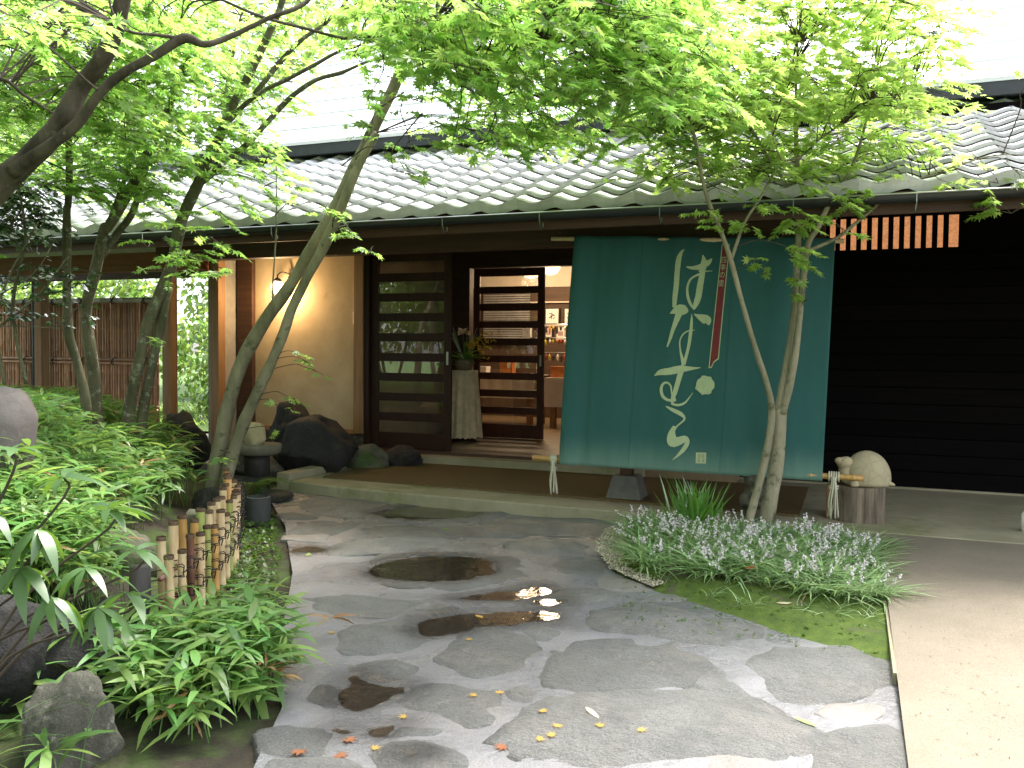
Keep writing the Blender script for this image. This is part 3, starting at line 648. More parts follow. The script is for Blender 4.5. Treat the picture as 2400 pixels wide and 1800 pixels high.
# upper roof: stepped metal courses on a steep hip roof
UY, UZ = 8.72, 3.72
upr = MB().box((-7.95, UY, UZ-.13), (7.5, UY+.05, UZ)).box((-7.95, UY+.05, UZ-.13), (-7.9, 14, UZ)).box((-7.9, UY+.05, UZ-.10), (7.5, 14.6, UZ-.06)).build('upper_roof', m_dark, B)
MB().box((-7.0, TY+.08, 3.3), (7, TY+.2, UZ-.05)).build('upper_wall', m_wood_d, upr)
nc = 15; cl = .31; ua = R(46)
for k in range(nc):
    a0, a1 = k*cl, (k+1)*cl+.02
    y0_, z0_ = UY-.03+a0*math.cos(ua), UZ+.01+a0*math.sin(ua)+.012
    y1_, z1_ = UY-.03+a1*math.cos(ua), UZ+.01+a1*math.sin(ua)-.012
    xl0, xl1 = -7.98+a0*.55, -7.98+a1*.55
    MB().add([(xl0, y0_, z0_), (8, y0_, z0_), (8, y1_, z1_), (xl1, y1_, z1_), (xl0, y0_+.012, z0_-.035), (8, y0_+.012, z0_-.035)],
             [(0, 1, 2, 3), (4, 5, 1, 0)]).add([(xl0, y0_, z0_), (xl1, y1_, z1_), (xl1, 15, z1_), (xl0, 15, z0_)], [(0, 1, 2, 3)]).build('roof_course', m_metal, upr)
# ridge (noshi) courses under the upper eave
for k in range(3):
    MB().box((-8.6, TY-.10+.02*k, 3.58+.035*k), (6.5, TY+.16, 3.612+.035*k)).build('ridge_course', m_ridge, roof, bev=.006)
# walkway ridge going left
for k in range(4):
    MB().box((-13.5, TY-.06-.0*k, 3.56+.034*k), (-8.62, TY+.20, 3.59+.034*k)).build('ridge_course', m_ridge, roof, bev=.006)
for x in np.arange(-13.4, -8.3, .28):
    MB().tube([(x, TY+.07, 3.70), (x+.27, TY+.07, 3.70)], .075, 12).build('ridge_cap', m_ridge, roof, True)
MB().add([(-13.5, TY+.1, 3.55), (-6.95, TY+.1, 3.55), (-6.95, 11, 2.78), (-13.5, 11, 2.78), (-13.5, TY+.1, 3.5), (-6.95, TY+.1, 3.5), (-6.95, 11, 2.73), (-13.5, 11, 2.73)],
         [(0, 1, 2, 3), (7, 6, 5, 4), (2, 6, 7, 3)]).build('back_roof_slope', m_ridge, B)

# ================================================================== THINGS AT THE ENTRANCE
# wall lamp
lp = ony(650, 672, 8.26)
L_ = empty('wall_lamp', lp, 'lit round wall lamp with bronze cap and curved arm on the plaster wall', 'lamp')
gm, gn, N_, LL = new_mat('lit_globe')
MB().lathe([(.012, -.085), (.045, -.075), (.066, -.04), (.07, 0), (.062, .035), (.045, .06)], lp, 24).build('globe', glow('lit_globe', (1, .78, .5), 3), L_, True)
MB().lathe([(.055, .055), (.05, .075), (.03, .09), (.012, .10)], lp, 24).build('cap', m_barkd, L_, True)
MB().tube(spline([lp+[0, 0, .09], lp+[.01, 0, .14], lp+[.05, .03, .165], lp+[.09, .08, .15], lp+[.10, .14, .12]], 4), .008, 8).build('arm', m_barkd, L_, True)
MB().lathe([(.001, -.01), (.04, -.008), (.04, .008), (.001, .01)], lp+[.10, .128, .12], 16).build('wall_plate', m_barkd, L_)
def lamp_light(name, loc, e, c, parent, r=.06):
    l = bpy.data.lights.new(name, 'POINT'); l.energy = e; l.color = c; l.shadow_soft_size = r
    o = bpy.data.objects.new(name, l); C.objects.link(o)
    if parent: o.parent = parent; o.location = Vector(loc)-Vector(parent.location)
    else: o.location = loc
    return o
lamp_light('lamp_light', lp+[.0, -.085, -.02], 7.5, (1, .66, .34), L_, .05)
lamp_light('lamp_light', lp+[.10, .0, -.09], 4.5, (1, .64, .32), L_, .03)
# security camera
p = ony(833, 590, 8.40)
sc_ = empty('security_camera', p, 'small white dome security camera under the eave beside the door', 'camera')
MB().lathe([(.05, .0), (.05, .03), (.042, .035)], p, 20).build('base', m_white, sc_, True)
MB().lathe([(.012, -.038), (.028, -.028), (.036, -.01), (.036, .0)], p, 20).build('dome', m_black, sc_, True)
p = ony(832, 745, 8.39)
t = empty('door_intercom', p, 'slim pale grey intercom plate on the plaster wall', 'intercom')
MB().box(p-np.array([.022, .008, .07]), p+np.array([.022, .009, .07])).build('plate', m_white, t, bev=.003)
MB().box(p+np.array([-.012, -.011, .02]), p+np.array([.012, -.008, .045])).build('speaker_slot', m_pot, t)
# salt cone
p = onz(945, 1063, .19)
p = np.array([-4.55, 8.23, .19])
t = MB().lathe([(.038, 0), (.02, .03), (.002, .062)], p, 16).build('salt_cone', m_white, None, True); tag(t, 'little white cone of salt on the step before the door', 'salt cone')

# banner -------------------------------------------------------------
TLc, TRc = ony(1345, 552, 6.66), ony(1958, 556, 6.72)
BLc, BRc = onz(1309, 1088, .42), onz(1927, 1128, .42)
BN = empty('hanging_banner', (TLc+TRc)/2, 'huge green cloth banner with pale brush lettering hung slanting before the entrance', 'banner')
bn_n = nrm(np.cross(TRc-TLc, BLc-TLc)); bn_n = bn_n if bn_n[1] < 0 else -bn_n
def bpos(u, v, off=0):
    p = (TLc*(1-u)+TRc*u)*(1-v)+(BLc*(1-u)+BRc*u)*v
    wob = .013*math.sin(u*31+1.3*math.sin(v*3))*(.35+.65*(1-v))+.012*math.sin(u*9+v*2)+.018*math.sin(v*math.pi)
    if u < .12: wob += .016*math.sin(u/.12*math.pi*2)
    return p+bn_n*(wob-.02+off)
nu, nv = 120, 70; v = []; f = []
for j in range(nv+1):
    for i in range(nu+1): v.append(bpos(i/nu, j/nv))
for j in range(nv):
    for i in range(nu): a = j*(nu+1)+i; f.append((a, a+nu+1, a+nu+2, a+1))
m, n_, N, L = new_mat('banner_cloth')
tc = N('ShaderNodeTexCoord'); sep = N('ShaderNodeSeparateXYZ'); L(tc.outputs['Generated'], sep.inputs[0])
no = N('ShaderNodeTexNoise', Scale=3, Detail=6); mp = N('ShaderNodeMapping'); mp.inputs['Scale'].default_value = (9, 1, 1.0); L(tc.outputs['Generated'], mp.inputs[0]); L(mp.outputs[0], no.inputs['Vector'])
mx = N('ShaderNodeMix', data_type='RGBA'); mx.inputs[6].default_value = col((.032, .098, .092)); mx.inputs[7].default_value = col((.045, .122, .114)); L(no.outputs[0], mx.inputs[0])
# faded and stained hem
ad = N('ShaderNodeMath', operation='MULTIPLY_ADD'); ad.inputs[1].default_value = .09; L(no.outputs[0], ad.inputs[0]); L(sep.outputs[2], ad.inputs[2])
mr = N('ShaderNodeMapRange', interpolation_type='SMOOTHSTEP'); mr.inputs[1].default_value = .19; mr.inputs[2].default_value = .02; mr.inputs[3].default_value = 0; mr.inputs[4].default_value = .8; L(ad.outputs[0], mr.inputs[0])
m2 = N('ShaderNodeMix', data_type='RGBA'); m2.inputs[7].default_value = col((.16, .26, .21)); L(mx.outputs[2], m2.inputs[6]); L(mr.outputs[0], m2.inputs[0])
hv = N('ShaderNodeTexNoise', Scale=2, Detail=8); mp2 = N('ShaderNodeMapping'); mp2.inputs['Scale'].default_value = (30, 1, 2); L(tc.outputs['Generated'], mp2.inputs[0]); L(mp2.outputs[0], hv.inputs['Vector'])
mr2 = N('ShaderNodeMapRange'); mr2.inputs[1].default_value = .05; mr2.inputs[2].default_value = .02; mr2.inputs[3].default_value = 0; mr2.inputs[4].default_value = .7; L(ad.outputs[0], mr2.inputs[0])
mm = N('ShaderNodeMath', operation='MULTIPLY'); L(hv.outputs[0], mm.inputs[0]); L(mr2.outputs[0], mm.inputs[1])
m3 = N('ShaderNodeMix', data_type='RGBA'); m3.inputs[7].default_value = col((.36, .33, .17)); L(m2.outputs[2], m3.inputs[6]); L(mm.outputs[0], m3.inputs[0])
bs = N('ShaderNodeBsdfDiffuse'); L(m3.outputs[2], bs.inputs[0]); tr = N('ShaderNodeBsdfTranslucent'); L(m3.outputs[2], tr.inputs[0])
wv_ = N('ShaderNodeTexNoise', Scale=500, Detail=2); L(tc.outputs['Object'], wv_.inputs['Vector']); bp = N('ShaderNodeBump', Strength=.35, Distance=.002); L(wv_.outputs[0], bp.inputs['Height']); L(bp.outputs[0], bs.inputs['Normal'])
ms = N('ShaderNodeMixShader'); ms.inputs[0].default_value = .15; L(bs.outputs[0], ms.inputs[1]); L(tr.outputs[0], ms.inputs[2])
oo = N('ShaderNodeOutputMaterial'); L(ms.outputs[0], oo.inputs[0]); m_banner = m
cloth = link('cloth', mesh('cloth', v, f, True), BN, m_banner)
s_ = cloth.modifiers.new('solid', 'SOLIDIFY'); s_.thickness = .002; s_.offset = 1 if False else -1
cloth.modifiers.new('w', 'WEIGHTED_NORMAL') if False else None
# seams down the cloth
for u in (.285, .64):
    MB().tube([bpos(u, k/40, .001) for k in range(41)], .0028, 4).build('seam', m_banner, cloth)
m_letter = pmat('print_cream', (.36, .42, .25), (.31, .38, .22), 20, .95, bump=.1, bscale=300)
m_redp = pmat('print_red', (.16, .028, .03), (.13, .022, .025), 20, .95, bump=.1)
def inv_uv(px, py):
    # place measured on the cloth plane
    d = ray(px, py); n = bn_n; p = CP+d*(np.dot(TLc-CP, n)/np.dot(d, n))
    u = .5; v_ = .5
    for _ in range(12):
        top = TLc*(1-u)+TRc*u; bot = BLc*(1-u)+BRc*u; v_ = np.dot(p-top, bot-top)/np.dot(bot-top, bot-top)
        l = TLc*(1-v_)+BLc*v_; r = TRc*(1-v_)+BRc*v_; u = np.dot(p-l, r-l)/np.dot(r-l, r-l)
    return u, v_
def c2p(x, y): return 1550+.3617*x, 550+.3617*y
lev = [0.0022]
def print_poly(pts, mat, name, parent=cloth, lift=None, grid=5):
    bm = bmesh.new(); vs_ = [bm.verts.new((p[0], p[1], 0)) for p in pts]
    es = [bm.edges.new((vs_[i], vs_[(i+1) % len(vs_)])) for i in range(len(vs_))]
    bmesh.ops.triangle_fill(bm, edges=es, use_beauty=True)
    finish_print(bm, mat, name, parent, lift)
def finish_print(bm, mat, name, parent, lift):
    xs = [v.co.x for v in bm.verts]; ys = [v.co.y for v in bm.verts]
    for k in np.arange(min(xs), max(xs), 22)[1:]: bmesh.ops.bisect_plane(bm, geom=bm.verts[:]+bm.edges[:]+bm.faces[:], plane_co=(k, 0, 0), plane_no=(1, 0, 0))
    for k in np.arange(min(ys), max(ys), 60)[1:]: bmesh.ops.bisect_plane(bm, geom=bm.verts[:]+bm.edges[:]+bm.faces[:], plane_co=(0, k, 0), plane_no=(0, 1, 0))
    lf = lift or lev[0]
    for v in bm.verts:
        u, q = inv_uv(*c2p(v.co.x, v.co.y)); v.co = Vector(bpos(u, q, lf))
    me = bpy.data.meshes.new(name); bm.to_mesh(me); bm.free(); me.polygons.foreach_set('use_smooth', [True]*len(me.polygons)); return link(name, me, parent, mat)
def stroke(bm, pts, lift):
    S = spline([np.array(p, float) for p in pts], 8); Lp, Rp = [], []
    for i, s in enumerate(S):
        t = S[min(i+1, len(S)-1)][:2]-S[max(i-1, 0)][:2]; t = t/max(1e-6, np.linalg.norm(t)); nn = np.array([-t[1], t[0]])
        w_ = max(1.0, s[2])*.5; j1 = 1+.10*noise.noise(Vector((i*.7, pts[0][0], 1))); j2 = 1+.10*noise.noise(Vector((i*.7, pts[0][0], 5)))
        Lp.append(s[:2]+nn*w_*j1); Rp.append(s[:2]-nn*w_*j2)
    vl = []; vr = []
    for a, b in zip(Lp, Rp):
        for q, lst in ((a, vl), (b, vr)):
            u, w2 = inv_uv(*c2p(q[0], q[1])); lst.append(bm.verts.new(Vector(bpos(u, w2, lift))))
    mid = []
    for a, b in zip(Lp, Rp):
        q = (a+b)/2; u, w2 = inv_uv(*c2p(q[0], q[1])); mid.append(bm.verts.new(Vector(bpos(u, w2, lift))))
    for i in range(len(S)-1):
        bm.faces.new((vl[i], vl[i+1], mid[i+1], mid[i])); bm.faces.new((mid[i], mid[i+1], vr[i+1], vr[i]))
CH = {'ha': [[(148, 93, 4), (128, 115, 20), (112, 160, 34), (103, 240, 34), (98, 330, 34), (90, 400, 32), (86, 474, 24)],
      [(162, 208, 8), (200, 214, 22), (250, 205, 34), (300, 178, 34), (326, 150, 6)], [(265, 126, 4), (274, 170, 36), (266, 215, 44)], [(240, 232, 14), (285, 234, 8), (330, 233, 3)],
      [(270, 195, 34), (262, 260, 36), (250, 330, 40), (240, 400, 40), (224, 450, 34), (210, 488, 8)],
      [(215, 486, 10), (190, 450, 18), (172, 400, 18), (169, 345, 14), (185, 295, 14), (215, 268, 12), (255, 250, 16)]],
 'na': [[(60, 512, 6), (85, 500, 34), (120, 484, 58), (150, 492, 62), (176, 498, 14)], [(122, 498, 46), (100, 560, 34), (78, 620, 24), (60, 680, 18), (42, 730, 8)],
      [(213, 515, 4), (240, 530, 28), (280, 548, 58), (304, 562, 50), (312, 590, 8)], [(198, 515, 3), (198, 560, 16), (192, 640, 22), (181, 720, 20), (165, 790, 20), (150, 840, 24)],
      [(218, 620, 5), (180, 625, 8), (145, 647, 9), (124, 692, 9), (127, 750, 11), (138, 800, 18), (150, 848, 26)]],
 'mu': [[(-41, 916, 4), (0, 895, 36), (60, 888, 46), (130, 874, 46), (200, 870, 22), (262, 866, 3)], [(150, 850, 32), (130, 900, 34), (113, 960, 32), (96, 1020, 30), (82, 1060, 26), (78, 1104, 14)],
      [(102, 1072, 22), (55, 1075, 17), (17, 1050, 20), (5, 1005, 20), (18, 970, 16), (45, 962, 13), (68, 985, 11), (74, 1030, 9), (86, 1070, 10)],
      [(76, 1100, 14), (120, 1107, 16), (160, 1092, 13), (190, 1056, 7), (210, 1028, 3)]],
 'ra': [[(36, 1114, 6), (80, 1137, 22), (130, 1162, 26), (156, 1186, 16), (152, 1207, 12), (112, 1242, 11), (92, 1268, 16)],
      [(92, 1242, 16), (76, 1300, 52), (84, 1340, 72), (120, 1340, 56), (162, 1326, 42), (178, 1350, 30), (155, 1392, 28), (120, 1430, 16), (82, 1462, 3)]]}
for nm in CH:
    bm = bmesh.new()
    for s in CH[nm]: stroke(bm, s, lev[0]); lev[0] += .0003
    if nm == 'mu':
        c_ = [(292+(62+5*math.sin(k*2.3)+4*math.sin(k*5.1))*math.cos(k/20*2*math.pi), 980+(62+5*math.sin(k*2.3))*math.sin(k/20*2*math.pi)) for k in range(20)]
        vv = []
        for q in c_: u, w2 = inv_uv(*c2p(*q)); vv.append(bm.verts.new(Vector(bpos(u, w2, lev[0]))))
        u, w2 = inv_uv(*c2p(292, 980)); cv = bm.verts.new(Vector(bpos(u, w2, lev[0])))
        for k in range(20): bm.faces.new((vv[k], vv[(k+1) % 20], cv))
        lev[0] += .0003
    me = bpy.data.meshes.new('brush_character'); bm.to_mesh(me); bm.free(); link('brush_character', me, cloth, m_letter)
print_poly([(390, 56), (443, 58), (379, 812), (348, 834), (333, 867), (312, 870)], m_letter, 'ribbon_border', lift=.0022)
print_poly([(395, 62), (437, 64), (373, 806), (344, 828), (329, 861), (319, 863)], m_redp, 'ribbon_print', lift=.0032)
print_poly([(235, 1413), (303, 1415), (301, 1485), (233, 1483)], m_letter, 'seal_print', lift=.0022)
for (x, y) in ((247, 1425), (272, 1425), (247, 1453), (274, 1455)):
    for (dx, dy, w_, h_) in ((0, 0, 18, 3), (0, 9, 18, 3), (0, 18, 18, 3), (8, 0, 3, 20)):
        print_poly([(x+dx, y+dy), (x+dx+w_, y+dy), (x+dx+w_, y+dy+h_), (x+dx, y+dy+h_)], pmat('seal_ink', (.22, .2, .13), None, 5, .9, bump=0) if 'seal_ink' not in bpy.data.materials else bpy.data.materials['seal_ink'], 'seal_mark', lift=.0032)
def text_mesh(ch):
    cu = bpy.data.curves.new('glyph', 'FONT'); cu.body = ch; cu.size = 1; cu.align_x = 'CENTER'; cu.align_y = 'CENTER'; cu.resolution_u = 2
    o = bpy.data.objects.new('glyph', cu); C.objects.link(o); dg = bpy.context.evaluated_depsgraph_get(); me = bpy.data.meshes.new_from_object(o.evaluated_get(dg)); bpy.data.objects.remove(o); return me
for ch, (x, y) in zip('四季の里', ((403, 163), (400, 211), (395, 262), (389, 316))):
    me = text_mesh(ch)
    if len(me.vertices):
        bm = bmesh.new(); bm.from_mesh(me)
        xs = [v.co.x for v in bm.verts]; ys = [v.co.y for v in bm.verts]; cx, cy = (min(xs)+max(xs))/2, (min(ys)+max(ys))/2; s = max(max(xs)-min(xs), max(ys)-min(ys))
        for v in bm.verts: X, Y = (v.co.x-cx)/s*34, (v.co.y-cy)/s*42; v.co = Vector((x+X-.08*(-Y), y-Y, 0))
        finish_print(bm, m_letter, 'ribbon_letter', cloth, .0042)
# poles and ropes
tdir = nrm(TRc-TLc); bdir = nrm(BRc-BLc)
def bamboo(p0, p1, r, mat, name, parent, node=.28, n=12):
    p0 = np.array(p0); p1 = np.array(p1); L0 = np.linalg.norm(p1-p0); d = (p1-p0)/L0; pts = []; rad = []
    pts.append(p0); rad.append(r); s = node*.6
    while s < L0-.02:
        for ds, dr in ((-.012, 0), (-.004, .0018), (0, .0032), (.004, .0018), (.012, 0)): pts.append(p0+d*(s+ds)); rad.append(r+dr*(r/.02))
        s += node
    pts.append(p1); rad.append(r)
    return MB().tube(pts, rad, n).build(name, mat, parent, True)
bamboo(TLc-tdir*.20+[0, .045, -.022], TRc+tdir*.06+[0, .045, -.022], .017, m_bam_y[1], 'top_pole', BN)
bamboo(BLc-bdir*.24+[0, .06, .03], BRc+bdir*.27+[0, .06, .03], .021, m_bam_y[0], 'bottom_pole', BN)
for q in (TLc-tdir*.12, (TLc+TRc)/2, TRc-tdir*.1): MB().tube([q+[0, 0, .02], q+[0, .12, .16], q+[0, .26, .20]], .004, 6).build('hanger', m_steel, BN)
def tassel(p, ln, name='rope_tassel', w_=1.0):
    mb = MB()
    for k in range(5): # wraps round the pole
        x = (k-2)*.012*w_; c = np.array(p)+bdir*x
        mb.tube([c+np.array([0, .032*math.cos(a), .032*math.sin(a)]) for a in np.linspace(0, 2*math.pi, 13)], .0065, 6)
    for k in range(7):
        a = k*.9; o_ = np.array([.014*w_*math.cos(a), .014*math.sin(a)-.01, 0])
        mb.tube(spline([p+o_*.5+[0, -.03, 0], p+o_+[0, -.02, -.08], p+o_*1.4+[.01*math.sin(k), -.01, -ln*.6], p+o_*1.9+[.012*math.sin(k*2), 0, -ln+rnd.uniform(0, .03)]], 4), .006, 6)
    mb.tube([p+np.array([.022*w_*math.cos(a), .022*math.sin(a)-.012, -.065]) for a in np.linspace(0, 6.3, 12)], .007, 6)
    mb.tube([p+np.array([.021*w_*math.cos(a), .021*math.sin(a)-.012, -.08]) for a in np.linspace(0, 6.3, 12)], .007, 6)
    return mb.build(name, m_rope, BN, True)
tassel(BLc-bdir*.055+[0, .06, .03], .29); tassel(BRc+bdir*.075+[0, .06, .03], .30, w_=1.3)

# turtle on stump -----------------------------------------------------
sp = onz(2010, 1222, .1); sp[1] += .09
St = empty('log_stump', sp, 'short bark-covered log stump standing on the concrete under the carved turtle', 'stump')
r_s, h_s = .185, .255; prof = []; v = []; f = []; n = 72
for k, (rr_, z) in enumerate([(1.03, 0), (1.0, .04), (.98, .12), (.985, .2), (.99, h_s-.006), (.96, h_s)]):
    for i in range(n):
        a = 2*math.pi*i/n; q = r_s*rr_*(1+.025*noise.noise(Vector((math.cos(a)*9, math.sin(a)*9, z*2)))+.012*noise.noise(Vector((math.cos(a)*30, math.sin(a)*30, z*4))))
        v.append((sp[0]+q*math.cos(a), sp[1]+q*math.sin(a), sp[2]+z))
f = [(k*n+i, k*n+(i+1) % n, k*n+n+(i+1) % n, k*n+n+i) for k in range(5) for i in range(n)]
MB().add(v, f).build('bark', m_stumpb, St, True)
MB().lathe([(.001, h_s-.012), (r_s*.955, h_s-.008), (r_s*.94, h_s-.002), (.002, h_s)], sp, 36).build('cut_top', m_stumpt, St)
MB().box((sp[0]-r_s-.035, sp[1]-.05, .1), (sp[0]-r_s+.03, sp[1]+.05, .1+h_s-.01)).build('split_face', m_wood_o, St, bev=.012)
def blob(name, balls, mat, parent, vox=.012, sm=6, loc=(0, 0, 0)):
    bm = bmesh.new()
    for c_, r3, *rot in balls:
        m4 = Matrix.Translation(Vector(c_)+Vector(loc))
        if rot: m4 = m4 @ Matrix.Rotation(rot[0], 4, 'Y')
        if len(rot) > 1: m4 = m4 @ Matrix.Rotation(rot[1], 4, 'Z')
        bmesh.ops.create_icosphere(bm, subdivisions=3, radius=1, matrix=m4 @ Matrix.Diagonal((*r3, 1)))
    me = bpy.data.meshes.new(name); bm.to_mesh(me); bm.free(); o = link(name, me, parent, mat)
    a = o.modifiers.new('remesh', 'REMESH'); a.mode = 'VOXEL'; a.voxel_size = vox; a.use_smooth_shade = True
    b = o.modifiers.new('smooth', 'SMOOTH'); b.iterations = sm; b.factor = .5; return o
tp = Vector((sp[0]+.02, sp[1]-.02, .1+h_s))
TU = empty('turtle_carving', tp, 'sand-coloured carved stone turtle with a high domed shell sitting on the stump', 'turtle statue')
blob('body', [((.03, 0, .04), (.135, .10, .045)), ((-.11, -.04, .09), (.05, .055, .085), R(-8)), ((-.115, -.06, .165), (.058, .05, .046), R(-20)), ((-.155, -.075, .18), (.034, .034, .026), R(-10)),
              ((-.045, -.10, .035), (.034, .03, .045)), ((-.045, -.115, .015), (.036, .035, .018)), ((.10, -.09, .03), (.04, .03, .03)), ((-.04, .09, .03), (.03, .03, .04)), ((.10, .09, .03), (.03, .03, .03)),
              ((.185, -.03, .03), (.045, .022, .016), R(18))], m_sand, TU, .009, 5, tp)
# shell with carved scutes
m, n_, N, L = new_mat('carved_shell'); tc = N('ShaderNodeTexCoord'); vo = N('ShaderNodeTexVoronoi', feature='DISTANCE_TO_EDGE', Scale=13.5); L(tc.outputs['Object'], vo.inputs['Vector'])
mr = N('ShaderNodeMapRange'); mr.inputs[1].default_value = 0; mr.inputs[2].default_value = .035; L(vo.outputs['Distance'], mr.inputs[0])
mx = N('ShaderNodeMix', data_type='RGBA'); mx.inputs[6].default_value = col((.31, .265, .165)); mx.inputs[7].default_value = col((.36, .31, .195)); L(mr.outputs[0], mx.inputs[0])
bs = N('ShaderNodeBsdfPrincipled', Roughness=.85); L(mx.outputs[2], bs.inputs['Base Color']); bp = N('ShaderNodeBump', Strength=.5, Distance=.005); L(mr.outputs[0], bp.inputs['Height']); L(bp.outputs[0], bs.inputs['Normal'])
oo = N('ShaderNodeOutputMaterial'); L(bs.outputs[0], oo.inputs[0])
bm = bmesh.new(); bmesh.ops.create_icosphere(bm, subdivisions=4, radius=1)
for q in bm.verts:
    if q.co.z < -.2: q.co.z = -.2+(q.co.z+.2)*.2
    q.co = Vector((q.co.x*.165+.035, q.co.y*.13, q.co.z*.20+.055))+tp
me = bpy.data.meshes.new('shell'); bm.to_mesh(me); bm.free(); me.polygons.foreach_set('use_smooth', [True]*len(me.polygons)); link('shell', me, TU, m)
for yy in (-1,): MB().lathe([(.001, -.004), (.005, 0), (.001, .004)], np.array(tp)+[-.13, -.108, .185], 10).build('eye', m_barkd, TU)
# old carved figure behind the maple
ps = onz(1765, 1250, .02); ps[1] += .12
JF = empty('garden_statue', ps, 'weathered dark hooded stone figure with folded arms half hidden behind the small maple', 'statue')
blob('figure', [((0, 0, .10), (.10, .09, .13)), ((0, 0, .25), (.085, .075, .10)), ((0, -.01, .36), (.075, .07, .075)), ((0, .02, .375), (.09, .075, .085)), ((-.075, -.05, .22), (.035, .05, .06)), ((.075, -.05, .22), (.035, .05, .06)),
                ((-.03, -.085, .20), (.05, .025, .022), R(15)), ((.03, -.085, .20), (.05, .025, .022), R(-15)), ((-.055, -.05, .04), (.05, .06, .04)), ((.055, -.05, .04), (.05, .06, .04)), ((0, -.078, .355), (.014, .014, .018)),
                ((-.028, -.07, .375), (.018, .012, .01)), ((.028, -.07, .375), (.018, .012, .01))], m_statue, JF, .009, 3, ps)
# white post at the right edge
p = onz(2412, 1250, .09)
t = MB().lathe([(.05, 0), (.05, .13), (.035, .15), (.002, .155)], p, 20).build('white_bollard', m_white, None, True); tag(t, 'short white bollard at the right edge of the concrete apron', 'bollard')

# vase table in the vestibule
tx = ony(1092, 900, 9.75); tx = np.array([tx[0]-.02, 9.75, .2])
TB = empty('flower_table', tx, 'small round table under a long lace cloth in the vestibule', 'table')
v = []; f = []; n = 64; hh = .82
for k in range(9):
    t_ = k/8; z = hh*(1-t_)
    for i in range(n):
        a = 2*math.pi*i/n; q = .165+.05*t_+(.022*t_)*math.sin(a*11)+ .006*math.sin(a*5)*t_
        v.append((tx[0]+q*math.cos(a), tx[1]+q*math.sin(a), .2+.05+z-(.012*math.sin(a*22) if k == 8 else 0)))
f = [(k*n+i, k*n+n+i, k*n+n+(i+1) % n, k*n+(i+1) % n) for k in range(8) for i in range(n)]+[tuple(range(n))]
MB().add(v, f).build('lace_cloth', m_cloth, TB, True)
MB().lathe([(.15, 0), (.15, .02), (.03, .04), (.03, hh)], tx, 20).build('pedestal', m_door_d, TB)
vz = np.array([tx[0], tx[1], .2+.05+hh])
VA = empty('flower_vase', vz, 'wide low vase of orchids and calla lilies on the lace-covered table', 'vase')
MB().lathe([(.07, 0), (.10, .03), (.12, .09), (.115, .13), (.10, .135)], vz, 28).build('bowl', m_vase, VA, True)
mb = MB(); leafs = []; 
for k in range(16):
    a = rnd.uniform(0, 6.28); l = rnd.uniform(.2, .42); tip = vz+np.array([math.cos(a)*.16, math.sin(a)*.12, .12+l])
    mb.tube([vz+[0, 0, .1], (vz+tip)/2+[0, 0, .05], tip], .004, 5)
    leafs.append((tip, a))
mb.build('stems', m_iris, VA)
P = np.array([vz+[0, 0, .12]]*26)+rng.normal(0, .03, (26, 3)); A = rng.uniform(0, 6.28, 26)
D = np.stack([np.cos(A), np.sin(A), rng.uniform(.2, 1.2, 26)], 1)
V, T = place(blade_tpl(3, .4, .22), P, D, np.tile([0, 0, 1.], (26, 1))+rng.normal(0, .2, (26, 3)), rng.uniform(.2, .34, 26)); link('leaves', tri_mesh('leaves', V, T, True), VA, m_iris)
P = []; 
for s in range(4):
    a0 = vz+np.array([.05, -.02, .3]); a1 = vz+np.array([.32+.03*s, -.05+.02*s, .14+.10*s])
    for k in range(12): P.append(a0+(a1-a0)*k/11+[0, 0, .06*math.sin(k/11*3)]+rng.normal(0, .012, 3))
P = np.repeat(np.array(P), 3, 0); D = rng.normal(0, 1, P.shape)
V, T = place(blade_tpl(2, .2, .7), P, D, rng.normal(0, 1, P.shape), np.full(len(P), .035)); link('yellow_flowers', tri_mesh('yf', V, T), VA, m_yflow)['kind'] = 'stuff'
P = np.repeat(np.array([vz+[-.03, 0, .46], vz+[.03, -.03, .44], vz+[-.08, .02, .43]]), 4, 0); D = rng.normal(0, 1, P.shape); D[:, 2] = 1
V, T = place(blade_tpl(2, .3, .8), P, D, rng.normal(0, 1, P.shape), np.full(len(P), .08)); link('white_flowers', tri_mesh('wf', V, T), VA, m_wflow)

# shop interior -------------------------------------------------------
def frame_pic(px, py, w_, h_, label, inner=m_paper, fr=m_wood_o, mark=None):
    p = ony(px, py, 13.86); t = empty('picture_frame', p, label, 'picture')
    MB().box(p+[-w_/2, -.02, -h_/2], p+[w_/2, .02, h_/2]).build('frame', fr, t, bev=.004)
    MB().box(p+[-w_/2+.02, -.026, -h_/2+.02], p+[w_/2-.02, -.0205, h_/2-.02]).build('print', inner, t)
    mb = MB()
    if mark == 'ink':
        for (a, b, c_, d_) in ((-.05, .05, .04, .02), (-.03, .0, .05, .012), (-.01, -.05, .0, .06), (-.05, -.03, .02, .01), (.02, -.05, .05, -.02)): mb.tube([p+[a, -.028, b], p+[c_, -.028, d_]], .006, 5)
    else:
        for k in range(4): mb.tube([p+[-.03+.02*k, -.028, -.04], p+[-.035+.022*k, -.028, .03]], .007, 5)
    mb.build('drawing', m_ink if mark == 'ink' else m_red, t)
frame_pic(1295, 741, .26, .28, 'white calligraphy print in dark frame seen left of the banner edge', fr=m_barkd, mark='ink')
frame_pic(1337, 741, .22, .28, 'dark framed print half cut off by the banner edge', fr=m_barkd, mark='ink')
frame_pic(1287, 779, .14, .19, 'little dark framed picture below the calligraphy print', fr=m_barkd)
frame_pic(1315, 781, .17, .22, 'light wood framed picture hanging on the shop wall near the banner', fr=m_shopp)
frame_pic(1236, 778, .16, .19, 'small pale framed picture seen through the inner door', fr=m_white)
